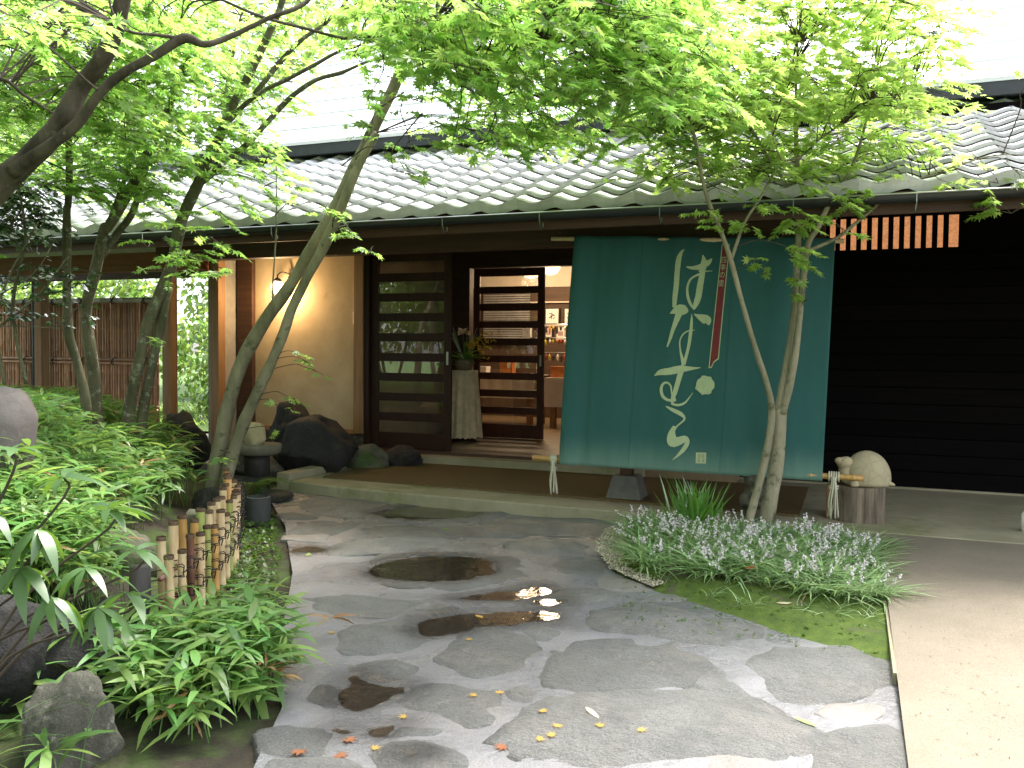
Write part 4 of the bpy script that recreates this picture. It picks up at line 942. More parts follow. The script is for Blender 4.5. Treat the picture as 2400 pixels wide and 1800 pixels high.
for zz, px in ((708, 1300), (763, 1300)):
    p = ony(px, zz, 13.84); t = MB().box((p[0]-.8, 13.82, p[2]-.012), (p[0]+1.6, 13.88, p[2]+.012)).build('picture_rail', m_shopp, B)
# tables with linen
def shop_table(x0, x1, y0, y1, z, label, drop=.34):
    t = empty('display_table', ((x0+x1)/2, (y0+y1)/2, .2), label, 'table')
    MB().box((x0, y0, z-.04), (x1, y1, z)).build('table_top', m_wood_o, t)
    for x in (x0+.06, x1-.14):
        for y in (y0+.05, y1-.12): MB().box((x, y, .2), (x+.08, y+.08, z-.04)).build('leg', m_wood_o, t)
    v = []; f = []; n = 40
    for k in range(5):
        for i in range(n+1):
            u = i/n; q = k/4; v.append((x0-.01+(x1-x0+.02)*u, y0-.012-.012*q*(1+math.sin(u*40)), z+.004-drop*q))
    f = [(k*(n+1)+i, (k+1)*(n+1)+i, (k+1)*(n+1)+i+1, k*(n+1)+i+1) for k in range(4) for i in range(n)]
    MB().add(v, f).add([(x0-.01, y0-.012, z+.004), (x1+.01, y0-.012, z+.004), (x1+.01, y1, z+.004), (x0-.01, y1, z+.004)], [(0, 1, 2, 3)]).build('linen_runner', m_linen, t, True)
    return t
shop_table(-5.6, -4.35, 12.0, 12.7, .95, 'linen-covered display table on the left inside the shop')
shop_table(-4.15, -2.3, 11.9, 12.7, .93, 'long linen-covered display table beside the shop entrance', .42)
for i, (x, y, w_, h_, mt_, lb) in enumerate([(-4.0, 12.1, .22, .16, m_orange, 'orange patterned gift box on the long display table'), (-3.72, 12.12, .16, .14, m_red, 'red gift box beside the orange one on the display table'),
      (-5.3, 12.15, .3, .12, m_paper, 'white paper gift box on the left display table'), (-4.85, 12.2, .2, .2, m_orange, 'small orange box on the left display table'), (-3.1, 12.15, .25, .10, m_wood_o, 'low wooden tray on the long display table')]):
    zt = .934 if x > -4.3 else .954
    t = empty('gift_box', (x, y, zt), lb, 'box'); MB().box((x-w_/2, y-.08, zt), (x+w_/2, y+.08, zt+h_)).build('box', mt_, t, bev=.004); MB().box((x-w_/2-.004, y-.084, zt+h_*.7), (x+w_/2+.004, y+.084, zt+h_+.004)).build('lid', mt_, t, bev=.003)
# charm rack: posts, bars and hanging charms
rk = ony(1303, 860, 12.3); RK = empty('charm_rack', (rk[0], 12.35, .934), 'wire rack crowded with small hanging charms and pouches', 'display rack')
x0, x1 = rk[0]-.32, rk[0]+.45
mb = MB()
for zz in (1.30, 1.52, 1.72): mb.tube([(x0, 12.35, zz), (x1, 12.35, zz)], .005, 5)
for x in (x0, x1): mb.tube([(x, 12.35, .935), (x, 12.35, 1.75)], .008, 6)
mb.build('frame', m_steel, RK)
cm = [m_red, m_ink, m_orange, m_paper, m_barkd, m_yflow]
for zz in (1.30, 1.52, 1.72):
    for k in range(13):
        x = x0+.03+(x1-x0-.06)*k/12+rnd.uniform(-.01, .01); l = rnd.uniform(.05, .13)
        MB().tube([(x, 12.34, zz), (x, 12.335, zz-.03)], .002, 4).lathe([(.008, 0), (.019, -l*.3), (.016, -l*.8), (.004, -l)][::-1], (x, 12.335, zz-.03), 8).build('charm', rnd.choice(cm), RK, True)
# pendant lamps
for (px, py, Y, lb) in ((1290, 624, 12.0, 'glowing cream pendant lamp at the shop doorway top'), (1245, 634, 12.9, 'glowing cream pendant lamp seen through the inner door top')):
    p = ony(px, py, Y); t = empty('pendant_lamp', p, lb, 'lamp')
    MB().lathe([(.02, -.13), (.10, -.10), (.15, -.02), (.15, .06), (.10, .12), (.02, .14)], p, 28).build('paper_shade', glow('lit_paper'+lb[-3:], (1, .70, .36), .75), t, True)
    MB().tube([p+[0, 0, .14], (p[0], p[1], 3.0)], .004, 6).build('cord', m_black, t)
    lamp_light('lamp_light', p+[0, 0, -.2], 14, (1, .72, .45), t, .15)
# blind and window recess in shop
bl = empty('window_blind', (-5.5, 13.8, 1.9), 'grey slatted blind on the shop window', 'blind')
for k in range(22): MB().box((-5.95, 13.80, 1.45+k*.04), (-5.1, 13.83, 1.475+k*.04)).build('slat', pmat('blind_slat', (.3, .29, .28), None, 5, .7, bump=0) if 'blind_slat' not in bpy.data.materials else bpy.data.materials['blind_slat'], bl)

# ================================================================== ROCKS
def rock(name, c_, r3, mat, label, seed, cuts=5, amp=.22, rz=0, sub=4, flat_top=None, group=None):
    bm = bmesh.new(); bmesh.ops.create_icosphere(bm, subdivisions=sub, radius=1); q = random.Random(seed)
    pl = []
    for _ in range(cuts):
        d = Vector((q.gauss(0, 1), q.gauss(0, 1), q.gauss(0, .7))).normalized(); pl.append((d, q.uniform(.62, .85)))
    if flat_top: pl.append((Vector((.1, 0, 1)).normalized(), flat_top))
    for v in bm.verts:
        p = v.co.copy()
        for d, h in pl:
            t = p.dot(d)-h
            if t > 0: p -= d*t*.92
        p *= 1+amp*noise.fractal(p*1.6+Vector((seed, 0, 0)), 1, 2, 4)+.03*noise.noise(p*9+Vector((seed, 1, 0)))
        v.co = Vector((p.x*r3[0], p.y*r3[1], p.z*r3[2]))
    bmesh.ops.rotate(bm, verts=bm.verts, matrix=Matrix.Rotation(rz, 3, 'Z'))
    me = bpy.data.meshes.new(name); bm.to_mesh(me); bm.free(); me.polygons.foreach_set('use_smooth', [True]*len(me.polygons))
    o = link(name, me, None, mat, tuple(float(a) for a in c_)); tag(o, label, 'rock', group); return o
rock('boulder', (-6.35, 7.0, .26), (.30, .30, .40), m_rock_k, 'tall jagged black rock before the walkway, grey on its left flank', 11, 7, .2)
rock('boulder', (-5.60, 7.15, .12), (.38, .26, .20), m_rock_g, 'low grey rock between the tall black rock and the leaning trunk', 12)
rock('boulder', (-5.02, 7.42, .30), (.42, .34, .34), m_rock_k, 'broad black boulder against the plaster wall', 13, 6, .12)
rock('boulder', (-5.62, 7.9, .42), (.28, .26, .34), m_rock_k, 'pointed dark rock rising behind the broad black boulder', 14, 6)
rock('boulder', (-4.62, 7.75, .17), (.24, .18, .17), m_rock_m, 'greenish low stone right of the broad black boulder', 15, 5, .12)
rock('boulder', (-4.35, 8.02, .16), (.22, .18, .16), m_rock_k, 'dark wet stone at the foot of the sliding door', 16, 5, .12)
rock('boulder', (-5.45, 7.55, .16), (.2, .2, .16), m_rock_m, 'small mossy stone beside the stone basin', 17)
p = dep(-45, 1035, 4.6)
rock('boulder', p, (.30, .30, .34), m_rock_p, 'smooth purplish boulder at the left edge among bamboo grass', 18, 5, .08, flat_top=.8)
p = onz(300, 1760, .05)
rock('boulder', (-2.30, 2.05, .06), (.135, .15, .25), m_rock_g, 'upright lichen-spotted grey stone in the lower left foreground', 22, 6, .15, sub=5)
rock('boulder', (-2.75, 2.35, .10), (.28, .24, .2), m_rock_k, 'dark wet rock behind the upright lichen-spotted stone', 20, 5)
rock('boulder', tuple(dep(10, 1520, 3.0)), (.17, .17, .19), m_rock_k, 'dark rock at the left frame edge under broad leaves', 21, 5)
rock('boulder', (-3.75, 4.35, .10), (.25, .2, .18), m_rock_m, 'mossy rock behind the middle of the low bamboo fence', 23, 5)
rock('boulder', (-4.5, 5.35, .06), (.3, .22, .17), m_rock_k, 'dark rock behind the far end of the low bamboo fence', 24, 5)
rock('boulder', (-3.72, 3.6, .12), (.2, .22, .2), m_rock_m, 'mossy rock behind the near end of the low bamboo fence', 25, 5)
rock('boulder', (-4.72, 6.22, .02), (.26, .2, .09), m_rock_k, 'flat dark stepping rock by the platform corner', 26, 4, .1, flat_top=.5)
rock('boulder', (-5.15, 6.45, .03), (.24, .2, .12), m_rock_k, 'low dark rock behind the grey planter', 27, 4, .1)
# stone basin on a dark stand
bx = np.array([-5.12, 6.62, 0.0])
SBn = empty('stone_basin', bx, 'flat round stone slab with a pale rock on a dark log stand', 'stone basin')
MB().lathe([(.12, 0), (.115, .25), (.12, .33)], bx, 24).build('stand', m_char, SBn, True)
MB().lathe([(.17, .33), (.215, .35), (.225, .40), (.22, .425), (.15, .43), (.002, .43)], bx, 32).build('slab', pmat('basin_stone', (.16, .145, .105), (.11, .105, .075), 10, .85, bump=.5), SBn, True)
o = rock('rock', (0, 0, 0), (.12, .10, .17), m_sand, None, 31, 5); o.name = 'top_rock'; del_keys = [k for k in ('label', 'category') if k in o]
for k_ in del_keys: del o[k_]
o.parent = SBn; o.location = (-.02, 0, .50)

# ================================================================== FENCES
BF = empty('bamboo_screen', (-9.3, 10.3, .1), 'tall brown split-bamboo screen fence behind the walkway posts', 'fence')
x = -14.6; k = 0
pols = [mesh('bamboo_pole', *tube([(0, 0, z_) for z_ in np.linspace(0, 1.9, 8)], [.027]*8, 7), True) for _ in range(1)]
def pole_var(seed):
    q = random.Random(seed); pts = []; rad = []; z_ = 0; nx_ = q.uniform(.1, .35)
    pts.append((0, 0, 0)); rad.append(.026)
    while nx_ < 1.88:
        for ds, dr in ((-.008, 0), (0, .004), (.008, 0)): pts.append((0, 0, nx_+ds)); rad.append(.026+dr)
        nx_ += .33
    pts.append((0, 0, 1.9)); rad.append(.026)
    return mesh('bamboo_pole', *tube(pts, rad, 7), True)
pvs = [pole_var(s) for s in range(6)]
while x < -9.78:
    o = link('bamboo_pole', pvs[k % 6] if k % 5 else pvs[(k*7) % 6], BF, m_bam_w, (x+9.3, rnd.uniform(-.008, .008), 0)); o.rotation_euler = (rnd.uniform(-.006, .006), rnd.uniform(-.006, .006), rnd.uniform(0, 6))
    x += .0535; k += 1
bamboo((-14.7, 10.24, 2.03), (-9.75, 10.24, 2.03), .038, m_bam_p, 'top_rail', BF, .45)
for zz in (1.12, .42):
    bamboo((-14.7, 10.25, zz), (-9.75, 10.25, zz), .026, m_bam_w, 'cross_rail', BF, .4)
    bamboo((-14.7, 10.25, zz-.055), (-9.75, 10.25, zz-.055), .022, m_bam_w, 'cross_rail', BF, .4)
for x in np.arange(-14.3, -9.8, .62):
    for zz in (2.03, 1.1, .4):
        MB().tube([(x+.02*math.cos(a), 10.235-.05*math.sin(a)*1.0, zz+.055*math.cos(a*1.0)) for a in np.linspace(0, 6.28, 12)], .007, 5).tube([(x-.04, 10.19, zz+.04), (x+.04, 10.19, zz-.04)], .006, 5).tube([(x-.04, 10.19, zz-.04), (x+.04, 10.19, zz+.04)], .006, 5).build('lashing', m_cord, BF)
# downpipe by the fence
DP = MB().tube([(-12.1, 10.1, .0), (-12.1, 10.1, 2.5)], .03, 10).build('downpipe', pmat('blue_grey_pipe', (.05, .065, .08), None, 5, .5, bump=0), B, True)
# low picket fence of bamboo in front
PF = empty('low_bamboo_fence', (-3.4, 4.0, 0), 'knee-high fence of upright cut bamboo tied with dark cord beside the path', 'fence')
fa = np.array([-2.80, 2.98]); fb = np.array([-4.2, 5.12]); npk = 17
fdir = (fb-fa)/np.linalg.norm(fb-fa); fn = np.array([fdir[1], -fdir[0]])
for i in range(npk):
    for s in (0, 1):
        t_ = (i+.5*s)/npk; c_ = fa+(fb-fa)*t_+fn*(.028 if s == 0 else -.03)+fn*.12*math.sin(t_*3.14)
        hh = (.475 if s else .41)+rnd.uniform(-.03, .03)-(.02*t_)
        zb = bank(c_[0], c_[1])-.05; r_ = rnd.uniform(.0175, .0225); ln = np.array([rnd.uniform(-.012, .012), rnd.uniform(-.012, .012), 0])
        p0 = np.array([c_[0], c_[1], zb]); p1 = p0+[0, 0, hh-zb]+ln
        mt_ = m_bam_y[rnd.choice([0, 0, 1, 1, 2, 1, 1, 0, 3, 1, 0])]
        d = (p1-p0); nd = rnd.uniform(.10, .2); pts = [p0, p0+d*nd-[0, 0, .01], p0+d*nd, p0+d*nd+[0, 0, .01], p0+d*(nd+.45)-[0, 0, .01], p0+d*(nd+.45), p0+d*(nd+.45)+[0, 0, .01], p1-[0, 0, .022], p1-[0, 0, .018]]
        o = MB().tube(pts, [r_, r_, r_+.003, r_, r_, r_+.003, r_, r_, r_+.001], 12).build('bamboo_picket', mt_, PF, True)
        MB().tube([p1-[0, 0, .018], p1-[0, 0, .010], p1], [r_+.002, r_+.0035, r_+.0015], 12, False).tube([p1-[0, 0, .03], p1-[0, 0, .012]], [r_-.003, r_-.003], 10).build('picket_rim', m_bam_ring, o, True)
for zz in (.17, .30):
    pts = [np.array([*(fa+(fb-fa)*t_+fn*.12*math.sin(t_*3.14)), zz+.04*t_]) for t_ in np.linspace(-.02, 1, 14)]
    MB().tube(pts, .012, 8).build('rail', m_bam_y[3], PF, True)
for i in range(npk):
    t_ = (i+.25)/npk; c_ = fa+(fb-fa)*t_+fn*.12*math.sin(t_*3.14)
    for zz in (.17, .30):
        zq = zz+.04*t_
        mb = MB()
        for q in range(2):
            a0 = np.array([*(c_-fdir*.04-fn*.06), zq+.02*(1-2*q)]); mb.tube(spline([a0, a0+np.array([*fn*.125, .02]), np.array([*(c_+fdir*.0+fn*.066), zq]), np.array([*(c_+fdir*.05+fn*.055), zq-.03*(1-2*q)]), np.array([*(c_+fdir*.05-fn*.05), zq])], 3), .0026, 5)
        mb.tube(spline([np.array([*(c_+fn*.066), zq]), np.array([*(c_+fn*.085+fdir*.02), zq+.012]), np.array([*(c_+fn*.075+fdir*.035), zq-.03])], 3), .003, 4)
        mb.build('cord_lashing', m_cord, PF)
MB().tube([(-2.82, 2.86, -.05), (-2.82, 2.86, .37)], [.045, .043], 20).build('end_post', m_char, PF, True)
# grey planter
pp = np.array([-4.12, 5.34, 0])
PL = empty('planter_pot', pp, 'grey cylindrical planter with fern beside the platform corner', 'planter')
MB().lathe([(.085, -.02), (.09, .02), (.09, .2), (.078, .205), (.078, .17), (.002, .17)], pp, 28).build('pot', m_pot, PL)

# ================================================================== FOLIAGE MACHINERY
def bark_tube(mb, pts, sub=5, n=10, wob=.25):
    S = spline([np.array(p, float) for p in pts], sub)
    P = []; Rr = []
    for i, s in enumerate(S):
        r_ = max(.002, s[3]); jn = Vector((s[0]*2.3, s[1]*2.3, s[2]*2.3))
        P.append(s[:3]+np.array([noise.noise(jn), noise.noise(jn+Vector((5, 0, 0))), 0])*r_*wob*1.2); Rr.append(r_*.78*(1+.16*noise.noise(jn*2.5)))
    mb.tube(P, Rr, n); return S
def S_(pts): # photo px, depth, radius -> world
    return [np.array([*dep(x, y, d), r]) for x, y, d, r in pts]
def c1(x, y): return x*.3617, y*.3617
def c3_(x, y): return 1600+x*.3617, y*.3617
def c4(x, y): return x*.3617, 500+y*.3617
def c6(x, y): return 1300+x*.4522, 500+y*.4522
def c2_(x, y): return 800+x*.3617, y*.3617
def leaf_pad(c_, r, nl, tilt, ls, thick=.12):
    """flat spray of maple leaves round c_: leaves set along little twigs; returns arrays"""
    nt_ = max(3, nl//9); P = []; D = []
    a0 = rng.uniform(0, 6.28)
    for k in range(nt_):
        a = a0+rng.uniform(0, 6.28); st = rng.uniform(0, .55)*r; dirv = np.array([math.cos(a), math.sin(a), 0.0])
        s = np.array([math.cos(a+rng.normal(0, .5)), math.sin(a+rng.normal(0, .5)), 0])*st
        ln = rng.uniform(.45, .9)*r; n = max(3, nl//nt_)
        z0 = rng.normal(0, thick*r)
        for i in range(n):
            t = (i+.5)/n; q = s+dirv*ln*t; q[2] = z0-.22*ln*t*t
            side = 1 if i % 2 else -1; b = a+side*rng.uniform(.5, 1.1) if i < n-1 else a
            P.append(q); D.append([math.cos(b), math.sin(b), rng.normal(-.28, .22)])
    P = np.array(P); D = np.array(D)
    P = P+np.outer(P[:, 0], [0, 0, tilt[0]])+np.outer(P[:, 1], [0, 0, tilt[1]])
    U = np.tile([tilt[0]*-1, -tilt[1], 1.], (len(P), 1))+rng.normal(0, .38, (len(P), 3))
    return P+c_, D, U, rng.uniform(.55, 1.22, len(P))*ls
def tree(name, label, stems, pads, bark=m_bark, leafm=m_maple, ls=.085, tpl=T7, group=None, tw=m_twig, crown='crown', extra=None, cat='tree'):
    base = stems[0][0][:3]
    root = empty(name, base, label, cat, group); mb = MB(); pts = []
    for s in stems:
        S = bark_tube(mb, s, 6, 12 if s[0][3] > .03 else 7); pts += [q[:3] for q in S if True]
    mb.build('trunk', bark, root, True)
    PA = np.array(pts); Ps, Ds, Us, Ss = [], [], [], []; tb = MB()
    for (c_, r, nl, tilt) in pads:
        c_ = np.array(c_)
        p, d, u, s = leaf_pad(c_, r, nl, tilt, ls); Ps.append(p); Ds.append(d); Us.append(u); Ss.append(s)
        dd = np.linalg.norm(PA-c_, axis=1)+ .8*np.maximum(0, PA[:, 2]-c_[2]); j = int(dd.argmin()); a = PA[j]
        L0 = np.linalg.norm(c_-a)
        if L0 > .75: a = c_+(a-c_)/L0*.35+np.array([rng.normal(0, .12), rng.normal(0, .12), -.02]); L0 = .4
        if L0 > .02:
            mid = (a+c_)/2+np.array([rng.normal(0, .06), rng.normal(0, .06), .12])*L0; mid2 = a*.25+c_*.75+np.array([rng.normal(0, .05), rng.normal(0, .05), .08])*L0
            r0_ = min(.012, .003+.004*L0)
            tb.tube(spline([a, mid, mid2, c_], 4), list(np.linspace(r0_, .002, 13)), 4, False)
        for k in range(4):
            q = p[rng.integers(len(p))]; tb.tube([c_, (c_+q)/2+[0, 0, .01], q], [.0022, .0016, .001], 3, False)
    if pads:
        V, T = place(tpl, np.concatenate(Ps), np.concatenate(Ds), np.concatenate(Us), np.concatenate(Ss))
        link(crown, tri_mesh(crown, V, T), root, leafm)['kind'] = 'stuff'; tb.build('twigs', tw, root)['kind'] = 'stuff'
    return root
DENS = 2.7
def region(n_, x0, x1, y0, y1, d0, d1, r=(.24, .46), nl=(34, 60), cond=None, tilt=(-.25, .0)):
    out = []
    while len(out) < n_*DENS:
        x, y = rng.uniform(x0, x1), rng.uniform(y0, y1)
        if cond and not cond(x, y): continue
        d = rng.uniform(d0, d1); rr_ = rng.uniform(*r)
        out.append((dep(x, y, d), rr_, int(rng.integers(*nl)), (tilt[0]+rng.normal(0, .15), tilt[1]+rng.normal(0, .15))))
    return out
def spots(lst, tilt=(-.3, 0)):
    return [(dep(x, y, d), r, n, (tilt[0]+rng.normal(0, .1), tilt[1]+rng.normal(0, .1))) for x, y, d, r, n in lst]

# T1: near leaning trunk entering from the left edge
t1 = [S_([(-620, 1000, 4.6, .12), (-420, 820, 4.5, .11), (-180, 600, 4.3, .10), (*c1(0, 1200), 4.2, .085), (*c1(200, 1030), 4.1, .072), (*c1(390, 790), 4.0, .062), (*c1(520, 570), 4.0, .056), (*c1(650, 420), 3.95, .052), (*c1(740, 230), 3.9, .047), (*c1(800, 0), 3.85, .042), (320, -160, 3.8, .035), (380, -420, 3.7, .022)]),
      S_([(*c1(100, 1110), 4.12, .05), (*c1(300, 960), 4.0, .036), (*c1(500, 800), 3.95, .030), (*c1(650, 600), 3.9, .028), (*c1(800, 470), 3.88, .026), (*c1(1000, 360), 3.85, .026), (*c1(1190, 250), 3.85, .028), (*c1(1330, 288), 3.85, .018), (*c1(1500, 235), 3.9, .016), (*c1(1750, 115), 3.9, .014), (*c1(2000, 0), 4.0, .012), (800, -120, 4.1, .008)]),
      S_([(*c1(1180, 250), 3.85, .012), (*c1(1000, 225), 3.8, .010), (*c1(830, 200), 3.7, .008), (*c1(730, 80), 3.7, .007), (*c1(700, -60), 3.7, .006)]),
      S_([(*c1(1440, 0), 4.2, .008), (*c1(1700, 110), 4.2, .010), (*c1(2000, 190), 4.2, .010), (*c1(2212, 245), 4.3, .009), (*c2_(120, 240), 4.3, .008), (*c2_(480, 228), 4.4, .006)]),
      S_([(-150, 180, 4.2, .012), (0, 185, 4.2, .012), (60, 225, 4.2, .010), (140, 275, 4.2, .006)])]
p1 = region(46, -80, 330, -60, 330, 4.6, 6.6, cond=lambda x, y: y < 300-.15*x)+region(12, 120, 450, -40, 120, 4.2, 5.4)+region(3, -100, 120, -50, 80, 3.0, 3.6, nl=(22, 34))
root1 = tree('maple_tree', 'large leaning maple whose trunk crosses the upper left corner', t1, p1, bark=pmat('dark_maple_bark', (.12, .10, .075), (.04, .034, .026), 7, .9, bump=1, bscale=30, stretch=(1, 1, .4), c3=(.2, .19, .15), s3=12, t3=.6, bdist=.014, spec=.1))
# dark branch gets its own bark object
# T2 slim trunk
t2 = [S_([(*c4(570, 1500), 7.0, .05), (*c4(555, 1230), 7.0, .05), (*c4(500, 950), 7.0, .046), (*c4(440, 750), 6.95, .044), (*c4(430, 400), 6.9, .042), (*c4(430, 0), 6.8, .038), (*c1(440, 1300), 6.8, .037), (*c1(445, 900), 6.7, .033), (*c1(430, 600), 6.6, .028), (150, 60, 6.4, .022), (140, -150, 6.2, .015)])]
p2 = region(22, -40, 330, 260, 470, 6.2, 8.2, cond=lambda x, y: y < 470-.1*x)+region(10, 20, 200, 150, 330, 6.5, 7.5)
tree('maple_tree', 'slim straight-trunked maple, leftmost of the trunks before the bamboo screen', t2, p2, bark=m_bark)
# T3
t3 = [S_([(*c4(640, 1500), 7.3, .075), (*c4(620, 1230), 7.3, .070), (*c4(590, 950), 7.25, .062), (*c4(560, 650), 7.2, .058), (*c4(620, 360), 7.1, .056), (*c4(680, 100), 7.0, .052), (*c1(700, 1480), 6.95, .05), (*c1(800, 1320), 6.9, .048), (*c1(900, 1120), 6.8, .045), (*c1(1000, 900), 6.7, .040), (*c1(1080, 740), 6.6, .036), (430, 160, 6.4, .03), (500, -40, 6.2, .022)]),
      S_([(*c4(660, 280), 7.1, .038), (*c4(760, 130), 7.1, .038), (*c1(860, 1380), 7.05, .034), (*c1(930, 1150), 7.0, .030), (*c1(960, 1050), 7.0, .026)]),
      S_([(*c1(700, 1480), 6.95, .03), (*c1(780, 1250), 7.0, .026), (*c1(850, 1000), 7.0, .024), (*c1(820, 720), 6.9, .022), (*c1(790, 480), 6.8, .018), (260, 60, 6.6, .012)])]
p3 = region(22, 220, 480, 60, 330, 5.2, 7.2)+region(16, 180, 400, 330, 470, 6.4, 7.4)+region(8, 300, 560, -40, 90, 5, 6.5)
tree('maple_tree', 'forked mossy maple trunk standing second left before the bamboo screen', t3, p3, bark=m_bark)
# T4 double trunk
t4 = [S_([(*c4(790, 1700), 7.2, .085), (*c4(840, 1250), 7.2, .060), (*c4(900, 950), 7.15, .058), (*c4(955, 720), 7.1, .058), (*c4(1020, 540), 7.05, .058), (*c4(1110, 330), 7.0, .056), (*c4(1150, 130), 6.9, .055), (*c1(1190, 1400), 6.9, .054), (*c1(1290, 1190), 6.8, .052), (*c1(1400, 930), 6.7, .046), (*c1(1500, 700), 6.6, .042), (*c1(1620, 470), 6.5, .038), (*c1(1740, 220), 6.4, .034), (*c1(1830, 0), 6.3, .030), (700, -180, 6.1, .02)]),
      S_([(*c4(870, 1700), 7.25, .07), (*c4(930, 1250), 7.25, .056), (*c4(990, 950), 7.2, .052), (*c4(1040, 700), 7.15, .05), (*c4(1090, 480), 7.08, .04)]),
      S_([(*c1(1290, 1200), 6.8, .03), (*c1(1430, 1080), 6.75, .03), (*c1(1600, 930), 6.7, .03), (*c1(1740, 780), 6.65, .028), (*c1(1880, 630), 6.6, .026), (*c1(2040, 520), 6.5, .022), (*c1(2212, 470), 6.4, .018), (*c2_(120, 420), 6.3, .014), (*c2_(330, 340), 6.2, .009)]),
      S_([(*c1(1430, 850), 6.6, .026), (*c1(1560, 700), 6.5, .024), (*c1(1700, 590), 6.4, .022), (*c1(1850, 520), 6.3, .020), (*c1(2020, 430), 6.2, .018), (*c1(2200, 330), 6.1, .014), (*c2_(100, 300), 6.0, .010), (*c2_(330, 190), 5.9, .007)]),
      S_([(*c1(1420, 920), 6.7, .022), (*c1(1480, 760), 6.75, .02), (*c1(1470, 560), 6.8, .018), (*c1(1520, 300), 6.8, .015), (*c1(1560, 100), 6.8, .010)]),
      S_([(*c1(1640, 620), 6.55, .028), (*c1(1800, 420), 6.5, .025), (*c1(1950, 260), 6.4, .02), (*c1(2150, 120), 6.3, .015), (830, -20, 6.2, .01)])]
p4 = region(28, 440, 720, 0, 260, 6.4, 7.6, nl=(18, 34))+region(10, 420, 640, 230, 420, 6.0, 7.0)+spots([(560, 470, 6.0, .3, 40), (620, 430, 6.0, .3, 34), (500, 560, 5.8, .35, 46), (430, 590, 5.8, .3, 40), (470, 610, 5.7, .35, 46), (540, 640, 5.6, .3, 36), (380, 560, 5.9, .3, 34), (400, 640, 5.7, .25, 26), (500, 500, 6, .3, 34), (340, 800, 5.9, .12, 12), (380, 500, 6.2, .3, 34), (680, 440, 5.9, .25, 24), (640, 380, 6, .3, 28)])
tree('maple_tree', 'thick twin-stemmed maple leaning right before the bamboo screen and walkway post', t4, p4, bark=m_bark)
# T5 leaning double trunk in the middle-left
t5 = [S_([(470, 1270, 7.0, .085), (*c4(1400, 1659), 7.05, .082), (*c4(1450, 1350), 7.0, .076), (*c4(1510, 1150), 6.95, .074), (*c4(1600, 900), 6.9, .070), (*c4(1700, 720), 6.85, .066), (*c4(1840, 520), 6.8, .062), (*c4(1950, 340), 6.75, .058), (*c4(2060, 150), 6.65, .056), (*c2_(0, 1260), 6.55, .056), (*c2_(90, 1060), 6.5, .054), (*c2_(190, 870), 6.4, .052), (*c2_(330, 590), 6.3, .050), (*c2_(400, 430), 6.2, .046), (*c2_(500, 280), 6.1, .038), (*c2_(590, 130), 6.0, .032), (*c2_(640, 0), 5.9, .028), (1070, -150, 5.8, .018)]),
      S_([(500, 1270, 6.95, .07), (*c4(1480, 1659), 6.95, .066), (*c4(1560, 1400), 6.9, .062), (*c4(1660, 1180), 6.85, .058), (*c4(1760, 980), 6.8, .054), (*c4(1840, 780), 6.75, .050), (*c4(1890, 620), 6.72, .048), (*c4(1980, 430), 6.68, .048), (*c4(2080, 250), 6.6, .048), (*c4(2150, 100), 6.5, .046), (*c2_(30, 1280), 6.42, .045), (*c2_(120, 1060), 6.4, .040), (*c2_(230, 860), 6.3, .035)]),
      S_([(*c2_(390, 500), 6.2, .035), (*c2_(450, 430), 6.15, .033), (*c2_(540, 390), 6.1, .030), (*c2_(700, 310), 6.0, .026), (*c2_(880, 250), 5.9, .020), (1260, 30, 5.8, .012), (1400, -60, 5.6, .008)]),
      S_([(*c4(1770, 620), 6.78, .014), (*c4(1768, 450), 6.76, .010), (*c4(1780, 250), 6.7, .008), (*c4(1790, 50), 6.65, .007), (*c1(1790, 1050), 6.6, .005)]),
      S_([(*c1(1780, 1390), 6.6, .006), (*c1(1900, 1280), 6.55, .004)]),
      S_([(850, 0, 4.4, .010), (*c2_(360, 60), 4.4, .010), (*c2_(620, 105), 4.4, .009), (*c2_(850, 120), 4.5, .007), (1230, 75, 4.6, .005)])]
def c5(x, y): return y < 40+.34*(x-830) if x < 1250 else y < 330-.05*(x-1250)
p5 = region(90, 880, 1650, -80, 230, 3.9, 5.6, cond=lambda x, y: y < 150+.12*(x-880))+region(52, 1050, 1700, 120, 340, 5.2, 6.6, nl=(22, 40))+region(5, 900, 1600, -80, 60, 3.6, 4.2, nl=(20, 32))
p5 += spots([(990, 240, 4.6, .28, 26), (1040, 170, 4.5, .28, 26), (1080, 200, 4.5, .25, 24), (870, 300, 5.0, .25, 18), (900, 345, 5.2, .28, 26), (920, 400, 5.0, .22, 18), (860, 230, 4.6, .3, 18), (1010, 290, 4.9, .28, 26), (1090, 300, 4.8, .28, 26), (1060, 340, 4.9, .22, 20), (1120, 360, 5.0, .18, 12), (830, 130, 4.4, .25, 16), (760, 60, 4.4, .3, 18),
             (960, 330, 5.1, .28, 28), (700, 480, 6.2, .26, 26), (760, 500, 6.1, .2, 18), (830, 550, 6.0, .22, 24), (870, 590, 5.9, .12, 12), (800, 520, 6.0, .2, 20), (1180, 250, 5.2, .4, 46), (1250, 300, 5.6, .4, 44),
             (700, 830, 6.7, .12, 10), (720, 850, 6.7, .10, 8), (690, 935, 6.7, .12, 10), (650, 950, 6.7, .12, 8), (640, 1020, 6.7, .1, 8), (510, 1070, 6.6, .12, 10), (740, 870, 6.7, .1, 8)])
tree('maple_tree', 'twin pale-barked maple trunks leaning right in front of the lit plaster wall', t5, p5, bark=m_bark2, ls=.085)
